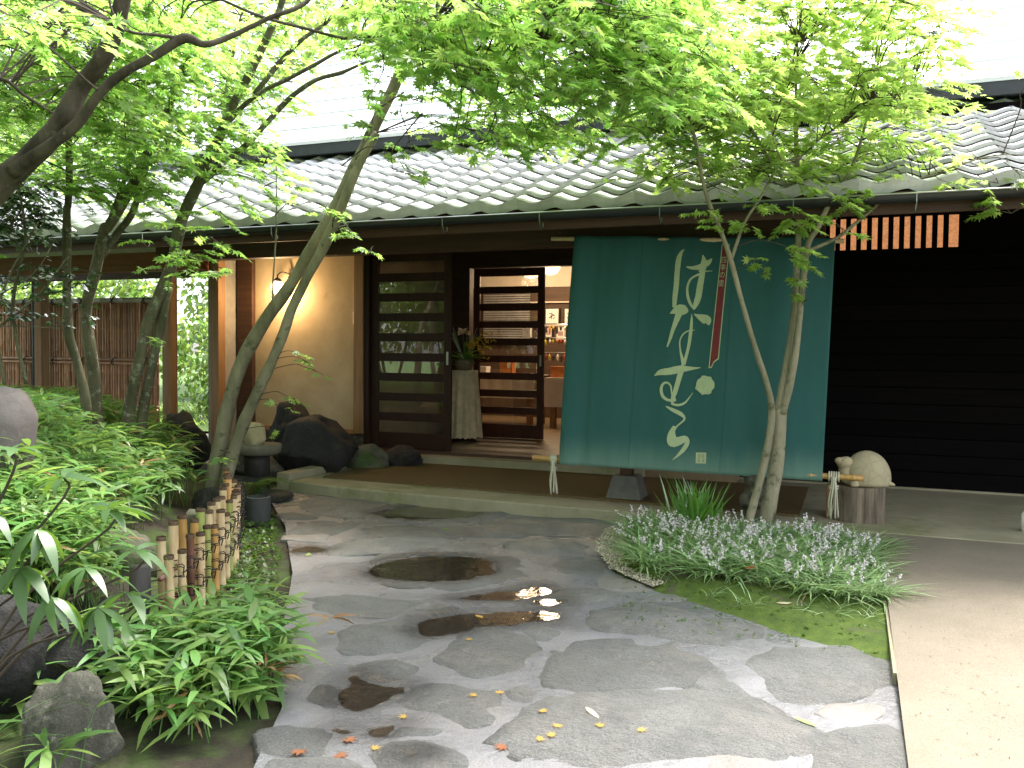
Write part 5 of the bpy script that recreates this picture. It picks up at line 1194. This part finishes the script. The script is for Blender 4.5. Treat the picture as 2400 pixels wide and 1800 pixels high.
# T6 small maple in the flower bed
t6 = [S_([(1790, 1300, 5.95, .075), (*c6(1100, 1640), 6.0, .07), (*c6(1140, 1400), 6.0, .066), (*c6(1165, 1200), 6.0, .060), (*c6(1175, 1020), 6.0, .054), (*c6(1200, 800), 6.0, .036), (*c6(1235, 560), 6.0, .030), (*c6(1250, 300), 6.0, .027), (*c6(1262, 150), 6.0, .026), (*c3_(750, 1450), 6.0, .025), (*c3_(745, 1200), 6.0, .024), (*c3_(735, 900), 5.95, .019), (*c3_(735, 600), 5.9, .014), (1870, 100, 5.8, .008)]),
      S_([(*c6(1180, 1040), 5.98, .036), (*c6(1225, 850), 5.94, .034), (*c6(1262, 600), 5.9, .03), (*c6(1285, 350), 5.88, .028), (*c6(1312, 160), 5.85, .026), (*c3_(870, 1480), 5.82, .023), (*c3_(950, 1320), 5.8, .020), (*c3_(1060, 1150), 5.8, .017), (*c3_(1130, 1000), 5.8, .014), (2040, 250, 5.7, .008)]),
      S_([(1745, 1300, 5.92, .04), (*c6(1000, 1640), 5.93, .036), (*c6(1055, 1420), 5.93, .034), (*c6(1105, 1200), 5.92, .033), (*c6(1128, 1030), 5.93, .033), (*c6(1100, 880), 5.9, .026), (*c6(1040, 700), 5.85, .023), (*c6(970, 450), 5.8, .021), (*c6(910, 230), 5.75, .020), (*c6(850, 60), 5.7, .018), (*c3_(150, 1250), 5.65, .017), (*c3_(80, 900), 5.6, .014), (*c3_(40, 700), 5.6, .012), (*c3_(100, 350), 5.6, .009), (*c3_(150, 0), 5.6, .006)]),
      S_([(*c6(915, 240), 5.75, .016), (*c3_(400, 1450), 5.72, .013), (*c3_(500, 1290), 5.7, .011), (*c3_(600, 1100), 5.7, .010), (*c3_(640, 1050), 5.7, .010), (*c3_(770, 1010), 5.7, .009), (*c3_(930, 870), 5.7, .008), (*c3_(1180, 740), 5.7, .006), (*c3_(1450, 700), 5.7, .004)]),
      S_([(*c3_(640, 1050), 5.7, .008), (*c3_(580, 850), 5.7, .007), (*c3_(650, 600), 5.7, .005), (*c3_(700, 470), 5.7, .003)]),
      S_([(*c6(1300, 200), 5.86, .018), (*c3_(1000, 1540), 5.8, .015), (*c3_(1180, 1400), 5.75, .013), (*c3_(1400, 1220), 5.7, .011), (*c3_(1700, 1100), 5.65, .009), (*c3_(2000, 1010), 5.6, .006), (*c3_(2200, 1000), 5.6, .003)]),
      S_([(*c3_(725, 1400), 5.98, .014), (*c3_(660, 1180), 5.95, .013), (*c3_(560, 1030), 5.9, .012), (*c3_(430, 820), 5.85, .011), (*c3_(300, 720), 5.8, .009), (*c3_(120, 570), 5.8, .006)]),
      S_([(*c3_(40, 700), 5.6, .008), (*c3_(0, 640), 5.6, .007), (*c2_(2100, 560), 5.6, .007), (*c2_(2020, 480), 5.6, .005), (1490, 130, 5.6, .004)])]
p6 = region(84, 1520, 2230, -90, 260, 5.0, 6.4, nl=(24, 44), cond=lambda x, y: x < 2290-.75*max(0, y-60))+region(52, 1500, 2150, 180, 420, 5.6, 6.6, nl=(18, 34), cond=lambda x, y: not (1560 < x < 1680 and 150 < y < 300))
p6 += spots([(1690, 490, 5.6, .22, 24), (1720, 520, 5.6, .22, 26), (1790, 480, 5.6, .25, 34), (1830, 500, 5.6, .28, 40), (1860, 540, 5.6, .28, 42), (1820, 570, 5.6, .26, 38), (1800, 610, 5.6, .2, 26), (1850, 600, 5.6, .22, 30), (1880, 660, 5.75, .12, 12), (1885, 700, 5.75, .1, 9), (1960, 470, 5.6, .25, 36), (2010, 480, 5.6, .25, 32), (2040, 460, 5.6, .18, 18), (1980, 540, 5.6, .22, 26), (1760, 540, 5.6, .2, 22), (1870, 430, 5.6, .25, 28),
             (2230, 430, 5.4, .14, 14), (2330, 470, 5.3, .26, 32), (2370, 500, 5.3, .25, 30), (2340, 430, 5.4, .28, 30), (2200, 350, 5.4, .3, 28), (2290, 370, 5.4, .3, 26), (2380, 400, 5.3, .25, 24), (2130, 300, 5.5, .3, 26), (2420, 190, 5.2, .12, 8), (1680, 440, 5.6, .2, 14), (1900, 350, 5.7, .3, 30), (1780, 360, 5.7, .3, 28), (1920, 520, 5.6, .2, 20)], (-.2, 0))
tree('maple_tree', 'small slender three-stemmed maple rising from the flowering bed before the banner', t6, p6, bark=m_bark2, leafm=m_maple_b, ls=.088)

# camellia with dark glossy leaves at far left
cs = [S_([(60, 900, 6.6, .02), (30, 720, 6.6, .018), (60, 560, 6.5, .014), (40, 420, 6.4, .01)]), S_([(-20, 780, 6.4, .014), (90, 690, 6.4, .010), (160, 600, 6.4, .007)]), S_([(10, 900, 6.3, .018), (-10, 760, 6.3, .015), (20, 650, 6.3, .01), (90, 520, 6.2, .007)]),
      S_([(0, 765, 6.2, .006), (60, 765, 6.2, .005), (150, 770, 6.2, .003)]), S_([(0, 690, 6.3, .008), (80, 640, 6.3, .006), (130, 560, 6.3, .004)])]
cp = region(22, -60, 130, 430, 560, 6.3, 7.0, r=(.12, .24), nl=(16, 26))+region(7, -20, 110, 600, 760, 6.3, 6.8, r=(.1, .2), nl=(8, 14))+region(5, 60, 240, 620, 760, 6.3, 6.6, r=(.1, .18), nl=(6, 10))
tree('camellia_bush', 'leggy bush with dark glossy leaves at the far left under the maples', cs, cp, bark=m_bark, leafm=m_camel, ls=.075, tpl=blade_tpl(2, .15, .48, .3), cat='bush')

# background trees and shrubs ------------------------------------------
def bush(name, label, c_, r3, n, mat, ls=.1, trunk=None, cat='shrub', group=None, tpl=OV, clump=26):
    root = empty(name, (c_[0], c_[1], 0), label, cat, group)
    if trunk:
        mb = MB()
        for q in range(trunk):
            a = rnd.uniform(0, 6.28); tip = (c_[0]+math.cos(a)*r3[0]*.5, c_[1]+math.sin(a)*r3[1]*.5, c_[2]+r3[2]*.3, .02)
            b0 = (c_[0]+.1*math.cos(a), c_[1]+.1*math.sin(a), -.05, .07 if r3[0] > 1 else .02)
            bark_tube(mb, [b0, ((b0[0]+tip[0])/2, (b0[1]+tip[1])/2, c_[2]*.5, .05 if r3[0] > 1 else .015), tip], 5, 7)
        mb.build('trunk', m_barkd, root, True)
    K = max(6, n//clump); cc = rng.normal(0, 1, (K, 3)); cc = nrm(cc)*(rng.uniform(.35, 1, (K, 1))**.5)*np.array(r3)+np.array(c_)
    P = np.repeat(cc, clump, 0)+rng.normal(0, 1, (K*clump, 3))*np.array([.16, .16, .10])*max(.5, r3[0])
    P = P[P[:, 2] > .02]
    D = rng.normal(0, 1, P.shape); D[:, 2] -= .4; U = rng.normal(0, .5, P.shape)+[0, 0, 1]
    V, T = place(tpl, P, D, U, rng.uniform(.7, 1.3, len(P))*ls)
    link('crown', tri_mesh('crown', V, T), root, mat); return root
bush('garden_shrub', 'pale leafy shrub seen through the walkway gap behind the fence end', (-11.0, 13.2, 1.15), (1.0, .9, 1.0), 2600, m_far, .13, 4)
bush('garden_shrub', 'light green bush directly right of the tall walkway post', (-9.6, 12.2, .9), (.7, .6, .8), 1500, m_far, .11, 4)
bush('garden_tree', 'bright tree filling the walkway gap in the distance', (-13.5, 18, 3.0), (2.6, 2.2, 2.6), 5000, m_far, .19, 3, 'tree')
bush('garden_shrub', 'dense bush rising over the bamboo screen right part', (-12.6, 12.0, 1.9), (1.1, .7, 1.0), 2600, m_far, .12, 4)
bush('garden_shrub', 'dense bush rising over the bamboo screen left part', (-15.3, 12.2, 1.9), (1.6, .8, 1.1), 3200, m_far, .12, 4)
for (x, y, z, r_, lb) in [(-22, 19, 6, 4.5, 'tall bright tree beyond the walkway roof on the far left'), (-17, 25, 8, 5.0, 'tall tree behind the walkway ridge and slim trunk'), (-11.5, 22, 9.5, 4.2, 'tall tree glimpsed between the upper roof corner and the trunks'), (-19, 13, 4.5, 3, 'leafy tree close behind the left end of the walkway'), (-30, 16, 7, 6, 'distant tree at the far left edge')]:
    bush('garden_tree', lb, (x, y, z), (r_, r_*.8, r_*.8), 6500, m_far, .26, 3, 'tree')
# trees behind the viewer that the door glass mirrors and that shade the path
for (x, y, z, r_, lb) in [(-9, -3.5, 4.6, 3.6, 'tree behind the viewer on the left'), (-6.0, -3.2, 3.6, 2.2, 'lower tree behind the viewer, seen mirrored in the door glass'), (1.2, -4.5, 5.5, 3.0, 'tree behind the viewer on the right'), (-12.5, -5.5, 3.0, 3.2, 'bushy tree mirrored low in the sliding door glass'), (-16, -9, 5.0, 4.5, 'tall tree mirrored in the sliding door glass'), (-9.5, -7.5, 3.2, 3.0, 'bushy tree far behind the viewer on the left'), (-3.5, -7, 6.5, 3.4, 'tree behind the viewer'), (-13, 1.5, 5.5, 3.2, 'tree left of the garden'), (-6.2, .6, 5.2, 2.0, 'tree overhanging the garden on the left')]:
    bush('shade_tree', lb, (x, y, z), (r_, r_*.8, r_*.55), 5200, m_far, .24, 3, 'tree')

# ================================================================== GROUND PLANTS
up3 = np.array([0, 0, 1.])
SB_ = blade_tpl(3, .42, .17, .35)
def sasa(name, pts, h, nlf, ls, parent=None, mat=m_sasa, lean=.25, stems=True):
    """bamboo-grass: culms at pts with fans of lance leaves"""
    P = []; D = []; U = []; S = []; mb_v = []; mb = MB()
    for (x, y, z) in pts:
        hh = rnd.uniform(*h); a = rnd.uniform(0, 6.28); l = rnd.uniform(0, lean); top = np.array([x+math.cos(a)*l*hh*2, y+math.sin(a)*l*hh*2, z+hh])
        b = np.array([x, y, z-.02])
        if stems: mb.tube([b, (b+top)/2+[0, 0, .04], top], [.003, .0025, .0015], 3, False)
        n = rnd.randint(*nlf); a0 = rnd.uniform(0, 6.28)
        for k in range(n):
            t = 1-(.75 if lean > .4 else .45)*rnd.random()**1.2 if k > 2 else 1; aa = a0+k*2.4
            P.append(b+(top-b)*t); el = rnd.uniform(-.1, .8)
            D.append([math.cos(aa), math.sin(aa), el]); U.append([rnd.gauss(0, .25), rnd.gauss(0, .25), 1]); S.append(rnd.uniform(*ls))
    V, T = place(SB_, np.array(P), np.array(D), np.array(U), np.array(S), rng.uniform(.8, 1.25, len(P)))
    o = link(name, tri_mesh(name, V, T, True), parent, mat)
    if stems: mb.build('culms', m_sasa, parent if parent else o)
    return o
def in_px(p, x0, x1, y0, y1):
    rel = np.array(p)-CP; zc = rel@fw
    if zc < .3: return False
    return x0 < 1200+F*(rel@rt)/zc < x1 and y0 < 900-F*(rel@up)/zc < y1
pts = []
while len(pts) < 2000:
    x, y = rnd.uniform(-9, -2.6), rnd.uniform(2.3, 6.7); d = left_of(x, y)
    if d < .75 or (y > 5.6 and d < 1.0): continue
    fence_x = float(np.interp(y, [2.98, 5.15], [-2.8, -4.08]))
    if x > fence_x-(.42 if y < 3.5 else .62): continue
    if not in_px((x, y, .5), -250, 520, 700, 1500): continue
    if noise.noise(Vector((x*1.3, y*1.3, 0))) < -.32: continue
    pts.append((x, y, bank(x, y)))
SG = sasa('bamboo_grass', pts, (.18, .40), (6, 9), (.10, .19)); tag(SG, 'mass of dwarf bamboo grass covering the raised bank on the left', 'bamboo grass', kind='stuff')
while len(pts) < 2220:
    x, y = rnd.uniform(-3.7, -2.98), rnd.uniform(2.2, 3.1)
    if x < -2.98-.1: pts.append((x, y, bank(x, y)))
bpy.data.objects.remove(SG); bpy.data.objects.remove(bpy.data.objects['culms'])
SG = sasa('bamboo_grass', pts, (.18, .40), (6, 9), (.07, .20)); tag(SG, 'mass of dwarf bamboo grass covering the raised bank on the left', 'bamboo grass', kind='stuff')
dry = [p for p in pts if rnd.random() < .06]
o = sasa('dry_bamboo_grass', dry, (.12, .34), (3, 5), (.08, .16), mat=m_sasad, stems=False, lean=.5); tag(o, 'withered tan blades scattered through the bamboo grass on the bank', 'dry leaves', kind='stuff')
# front clump
ctr = np.array([-2.42, 2.95]); pts = []
while len(pts) < 210:
    x, y = rnd.gauss(-2.22, .25), rnd.gauss(2.80, .25)
    if left_of(x, y) < .04 or (x+2.22)**2/.30+(y-2.80)**2/.30 > 1: continue
    pts.append((x, y, max(0, bank(x, y)-.02)))
BC = empty('bamboo_grass_clump', (-2.3, 2.8, 0), 'big arching clump of dwarf bamboo grass in front of the low bamboo fence', 'bamboo grass')
sasa('foliage', pts, (.10, .27), (6, 9), (.07, .20), BC, lean=.5)
pts = [(rnd.gauss(-2.25, .16), rnd.gauss(2.7, .22), 0.0) for _ in range(24)]
sasa('dry_leaves', pts, (.03, .14), (3, 5), (.08, .15), BC, mat=m_sasad, stems=False, lean=.6)
# low sprigs bottom left
pts = [(rnd.uniform(-2.9, -2.15), rnd.uniform(1.75, 2.35), .0) for _ in range(26)]
o = sasa('bamboo_grass_sprigs', pts, (.08, .22), (4, 7), (.12, .2)); tag(o, 'thin dark bamboo grass sprigs round the lower left rocks', 'bamboo grass', kind='stuff')
# scattered small plants between fence and path, and along rocks
P = []; D = []; U = []; S = []
for _ in range(900):
    t_ = rnd.uniform(-.1, 1.25); q = fa+(fb-fa)*t_+fn*rnd.uniform(.08, .42)
    if left_of(*q) < .0: continue
    for k in range(3): a = rnd.uniform(0, 6.28); P.append([*q, max(-.01, bank(*q))+.01]); D.append([math.cos(a), math.sin(a), rnd.uniform(.3, 1.2)]); U.append([0, 0, 1]); S.append(rnd.uniform(.015, .05))
for _ in range(700):
    x, y = rnd.uniform(-1.45, .12), rnd.uniform(3.95, 6.3)
    if in_px((x, y, .05), 1450, 2095, 1200, 1560) and x < .14:
        for k in range(3): a = rnd.uniform(0, 6.28); P.append([x, y, mound(x, y)]); D.append([math.cos(a), math.sin(a), rnd.uniform(.4, 1.4)]); U.append([0, 0, 1]); S.append(rnd.uniform(.008, .022))
V, T = place(blade_tpl(2, .2, .5, .2), np.array(P), np.array(D), np.array(U)+rng.normal(0, .2, (len(P), 3)), np.array(S))
o = link('ground_sprouts', tri_mesh('ground_sprouts', V, T), None, m_fern); tag(o, 'tiny green sprouts and moss tufts on the soil strips beside the path', 'ground cover', kind='stuff')
# grass behind walkway
n = 5000; P = np.stack([rng.uniform(-17, -8.2, n), rng.uniform(10.8, 15, n), np.full(n, .08)], 1); A = rng.uniform(0, 6.28, n)
V, T = place(blade_tpl(2, .4, .12, .2), P, np.stack([np.cos(A)*.5, np.sin(A)*.5, np.ones(n)], 1), np.tile([0, 0, 1.], (n, 1))+rng.normal(0, .3, (n, 3)), rng.uniform(.06, .18, n))
o = link('lawn_grass', tri_mesh('lawn_grass', V, T), None, m_far); tag(o, 'bright rough grass behind the walkway', 'grass', kind='stuff')

# flowering lily turf ------------------------------------------------------
def tufts(cen, nb, lsr, width, mat, name, parent=None, spread=.03, up_=(.5, 1.4), droop=.55):
    P = []; D = []; S = []
    for c_ in cen:
        for k in range(nb):
            a = rnd.uniform(0, 6.28); P.append([c_[0]+rnd.gauss(0, spread), c_[1]+rnd.gauss(0, spread), c_[2]]); e = rnd.uniform(*up_); D.append([math.cos(a), math.sin(a), e]); S.append(rnd.uniform(*lsr))
    V, T = place(blade_tpl(4, droop, width, .3), np.array(P), np.array(D), np.tile([0, 0, 1.], (len(P), 1))+rng.normal(0, .12, (len(P), 3)), np.array(S))
    return link(name, tri_mesh(name, V, T, True), parent, mat)
cen = []
while len(cen) < 260:
    x, y = rnd.uniform(-1.35, .16), rnd.uniform(4.75, 6.12)
    if y < 4.95-.52*(x+.0)*(1 if x < 0 else 0)-.25 if False else False: continue
    if not in_px((x, y, .05), 1495, 2068, 1225, 1462): continue
    if y < 4.72+.25*abs(x+.1): continue
    cen.append((x, y, mound(x, y)))
LT = tufts(cen, 34, (.14, .28), .042, m_lir, 'lily_turf'); tag(LT, 'dense bed of narrow-leaved lily turf in front of the small maple', 'lily turf', kind='stuff')
P = []; mb = MB()
for c_ in cen:
    for q in range(1 if rnd.random() < .92 else 0):
        a = rnd.uniform(0, 6.28); hh = rnd.uniform(.10, .185); l = rnd.uniform(.03, .14); b = np.array(c_)+[rnd.gauss(0, .04), rnd.gauss(0, .04), 0]; tip = b+np.array([math.cos(a)*l, math.sin(a)*l, hh])
        mb.tube([b, tip-(tip-b)*.4+[0, 0, .02], tip], .0015, 3, False)
        for k in range(11): P.append(tip-(tip-b)*.4*k/11+np.array([rnd.gauss(0, .006), rnd.gauss(0, .006), rnd.gauss(0, .003)]))
P = np.repeat(np.array(P), 3, 0)
V, T = place(blade_tpl(1, .1, 1.0, .1), P, rng.normal(0, 1, P.shape), rng.normal(0, 1, P.shape), rng.uniform(.007, .0125, len(P)))
o = link('lily_turf_flowers', tri_mesh('lily_turf_flowers', V, T), None, m_lavender); tag(o, 'pale lilac flower spikes standing over the lily turf', 'flowers', kind='stuff')
mb.build('flower_stalks', m_lir, o)
dc = [c for c in cen if rnd.random() < .35]; o = tufts(dc, 4, (.08, .18), .04, m_sasad, 'withered_blades'); tag(o, 'a few withered blades in the lily turf', 'dry leaves', kind='stuff')
# sparse tufts near bed margin
cen = [tuple(onz(x, y, .03)) for x, y in [(1470, 1290), (1500, 1310), (1520, 1285), (1540, 1330), (1580, 1300), (1560, 1360), (1480, 1330), (1600, 1345), (1620, 1290), (1545, 1300), (1660, 1400), (1750, 1420), (1880, 1430), (1950, 1440), (2040, 1450), (1850, 1240), (1920, 1235), (1970, 1250), (2030, 1260), (1700, 1250)]]
o = tufts(cen, 16, (.06, .16), .035, m_lir, 'small_grass_tufts', spread=.03); tag(o, 'short scattered grass tufts round the edge of the planting bed', 'grass', kind='stuff')
# iris tuft
c_ = onz(1622, 1262, .03)
IR = empty('iris_tuft', c_, 'upright bright green iris-like tuft at the platform edge left of the maple', 'plant')
tufts([tuple(c_)], 150, (.28, .46), .040, m_iris, 'leaves', IR, .06, (2.0, 7), .22)
tufts([tuple(c_)], 60, (.14, .26), .035, m_fern, 'old_leaves', IR, .06, (.2, .9), .5)
# fern by planter
FR = empty('fern', (-4.35, 5.55, .05), 'feathery green fern beside the grey planter at the base of the leaning trunks', 'fern')
P = []; D = []; S = []
for k in range(34):
    a = rnd.uniform(-2.6, 1.6); l = rnd.uniform(.25, .5); b = np.array([-4.38, 5.58, .12])
    d = np.array([math.cos(a), math.sin(a), 0]); 
    for q in range(26):
        t = q/25; p = b+d*l*t+np.array([0, 0, .28*t*2.2*(1-t)*1.2+.0-.10*t*t]); s = np.array([-d[1], d[0], 0])
        for sg in (-1, 1): P.append(p); D.append(s*sg+d*.4+[0, 0, -.15]); S.append(.055*(1-t*.8))
V, T = place(blade_tpl(1, .15, .3, .1), np.array(P), np.array(D), np.tile([0, 0, 1.], (len(P), 1)), np.array(S)); link('fronds', tri_mesh('fronds', V, T), FR, m_fern)
# broad-leaved shrub at left front -------------------------------------------
BL = empty('broad_leaf_shrub', dep(60, 1500, 2.5), 'shrub with large long drooping leaves at the left edge in front', 'shrub')
lv, lt = blade_tpl(6, .42, .25, .6); lm = tri_mesh('leaf', lv, lt, True); lm.materials.append(m_big)
whorls = [(150, 1120, 2.7, 9, 0), (90, 1240, 2.5, 11, -.9), (255, 1195, 2.8, 9, 0.2), (50, 1330, 2.5, 9, -.5), (200, 1330, 2.6, 9, -.4), (320, 1290, 2.8, 8, .1), (120, 1400, 2.45, 10, -.8), (30, 1060, 2.6, 8, .2), (230, 1425, 2.7, 9, -.7), (-20, 1200, 2.4, 9, -.3), (300, 1390, 2.8, 6, -.3)]
mb = MB(); rootp = dep(-180, 1560, 2.6); rootp[2] = .0
for (px, py, d, n, el) in whorls:
    c_ = dep(px, py, d); mb.tube(spline([rootp, (rootp+c_)/2+[-.08, .05, .08], c_+[0, 0, -.06], c_], 4), list(np.linspace(.006, .003, 13)), 6)
    a0 = rnd.uniform(0, 6.28)
    for k in range(n):
        a = a0+k*2.4; o = bpy.data.objects.new('leaf', lm); C.objects.link(o); o.parent = BL
        dv = Vector((math.cos(a), math.sin(a), el+rnd.uniform(-.35, .5))).normalized(); upv = Vector((rnd.gauss(0, .25), rnd.gauss(0, .25), 1))
        yv = upv.cross(dv).normalized(); zv = dv.cross(yv); s = rnd.uniform(.09, .165)
        m4 = Matrix((( dv.x, yv.x, zv.x, 0), (dv.y, yv.y, zv.y, 0), (dv.z, yv.z, zv.z, 0), (0, 0, 0, 1)))
        o.rotation_euler = m4.to_euler(); o.scale = (s, s*rnd.uniform(.85, 1.15), s); o.location = Vector(c_)-Vector(BL.location)
mb.build('stem', m_twig, BL, True)
# arching thin grass bottom-left
t = empty('sedge_tuft', dep(-60, 1700, 2.4), 'sedge with long thin arching blades in the bottom left corner', 'plant')
tufts([tuple(dep(-60, 1790, 2.5))], 18, (.2, .38), .012, m_iris, 'blades', t, .03, (.5, 1.5), .7)

# fallen things on the path --------------------------------------------------
def fallen(px, py, mat, label, s=.05, tpl=T7, z=.03, name='fallen_leaf', group='fallen leaves on the path'):
    p = onz(px, py, .01); hit = sc.ray_cast(DG, Vector((p[0], p[1], .14)), Vector((0, 0, -1))); p[2] = (hit[1].z if hit[0] else .01)+.004+max(0, z-.1); V, T = place(tpl, np.array([[0, 0, 0.]]), np.array([[rnd.gauss(0, 1), rnd.gauss(0, 1), 0]]), np.array([[rnd.gauss(0, .15), rnd.gauss(0, .15), 1]]), [s])
    V = V.copy(); V[:, 2] = np.abs(V[:, 2])*.5
    o = link(name, tri_mesh(name, V, T), None, mat, tuple(p)); tag(o, label, 'leaf', group)
bpy.context.view_layer.update(); DG = bpy.context.evaluated_depsgraph_get()
yl = [(780, 1482), (1096, 1505), (1113, 1637), (1171, 1625), (948, 1682), (1262, 1742), (1270, 1672), (1296, 1733), (1309, 1712), (1403, 1713), (876, 1752), (1500, 1725)]
yn = ['yellow maple leaf on the pale mortar left of the middle of the path', 'yellow maple leaf on the rounded central stone below the long brown puddle', 'yellow maple leaf on the smooth tilted stone in the lower middle', 'pale yellow leaf right of the smooth tilted stone', 'small yellow leaf just above the little crescent puddle', 'larger yellow maple leaf at the bottom centre of the path', 'palest yellow leaf highest on the big front stone', 'yellow leaf in the middle of the cluster on the big front stone', 'yellow leaf left in the row on the big front stone', 'yellow leaf farthest right on the big front stone', 'tiny yellow leaf at the bottom edge left of centre', 'yellow leaf alone right of the cluster on the big front stone']
for q, lb in zip(yl, yn): fallen(*q, m_yleaf, lb, .052)
for q, lb in zip([(702, 1766), (794, 1770), (1180, 1750), (815, 1736)], ['brown maple leaf on the bottom left paving stone', 'orange-brown maple leaf near the bottom left path edge', 'orange maple leaf on the mortar at the bottom centre of the path', 'amber maple leaf above the brown ones at the lower left of the path']): fallen(*q, m_bleaf, lb, .07)
fallen(1042, 1247, m_gleaf, 'curled pale green leaf in the middle of the far paving', .09, OV, .04)
fallen(722, 1303, m_gleaf, 'light green leaf beside the long thin puddle', .08, OV, .03)
fallen(1372, 1665, m_wflow, 'pale slender leaf lying on the large right front stone', .11, blade_tpl(3, .02, .22, .05), .035)
fallen(1915, 1702, m_gleaf, 'slim green leaf near the right edge of the stone path', .10, blade_tpl(3, .05, .25, .1), .035)
fallen(1132, 1446, m_yleaf, 'orange square leaf scrap floating in the long brown puddle', .06, OV, .02)
fallen(1748, 1388, m_bleaf, 'upright brown leaf caught in the lily turf front', .10, OV, .12)
fallen(1818, 1432, m_wflow, 'pale curled leaf on the moss', .08, OV, .05)
# debris needles on the concrete path
n = 1500; P = np.stack([rng.uniform(.22, 2.4, n), rng.uniform(2.3, 6.3, n), np.zeros(n)], 1); P[:, 2] = [rp(x, y)+.002 for x, y in P[:, :2]]
A = rng.normal(1.0, .7, n); V, T = place((np.array([(0, 0, 0), (.5, .08, .04), (1, 0, 0), (.5, -.08, .04)]), np.array([(0, 3, 1), (1, 3, 2)])), P, np.stack([np.cos(A), np.sin(A), np.zeros(n)], 1), np.tile([0, 0, 1.], (n, 1)), rng.uniform(.006, .024, n))
o = link('fallen_needles', tri_mesh('fallen_needles', V, T), None, m_twig); tag(o, 'fine dark needles littering the pale concrete path', 'litter', kind='stuff')
# gravel grains
GP = wv([(1392, 1295), (1418, 1250), (1470, 1228), (1560, 1222), (1640, 1245), (1600, 1310), (1560, 1372), (1530, 1388), (1436, 1346)])
def inpoly(x, y, P):
    ins = False; j = len(P)-1; x += hnoise(x, y, 9, .03)
    for k in range(len(P)):
        if (P[k][1] > y) != (P[j][1] > y) and x < (P[j][0]-P[k][0])*(y-P[k][1])/(P[j][1]-P[k][1])+P[k][0]: ins = not ins
        j = k
    return ins
n = 3500; P = []
while len(P) < n:
    x, y = rnd.uniform(-1.75, -.7), rnd.uniform(4.7, 6.35)
    if in_px((x, y, .02), 1395, 1600, 1200, 1395) and inpoly(x, y, GP): P.append([x, y, .03+hnoise(x, y, 8, .008)])
P = np.array(P); oc = (np.array([(1, 0, 0), (0, 1, 0), (-1, 0, 0), (0, -1, 0), (0, 0, .6), (0, 0, -.6)]), np.array([(0, 1, 4), (1, 2, 4), (2, 3, 4), (3, 0, 4), (1, 0, 5), (2, 1, 5), (3, 2, 5), (0, 3, 5)]))
V, T = place(oc, P, rng.normal(0, 1, P.shape), rng.normal(0, .3, P.shape)+[0, 0, 1], rng.uniform(.004, .009, n))
o = link('gravel', tri_mesh('gravel', V, T), None, pmat('gravel_grain', (.55, .50, .39), (.38, .34, .26), 30, .9, bump=0, rand=.4, island=True)); tag(o, 'pale fine gravel between the stone path and the planting bed', 'gravel', kind='stuff')
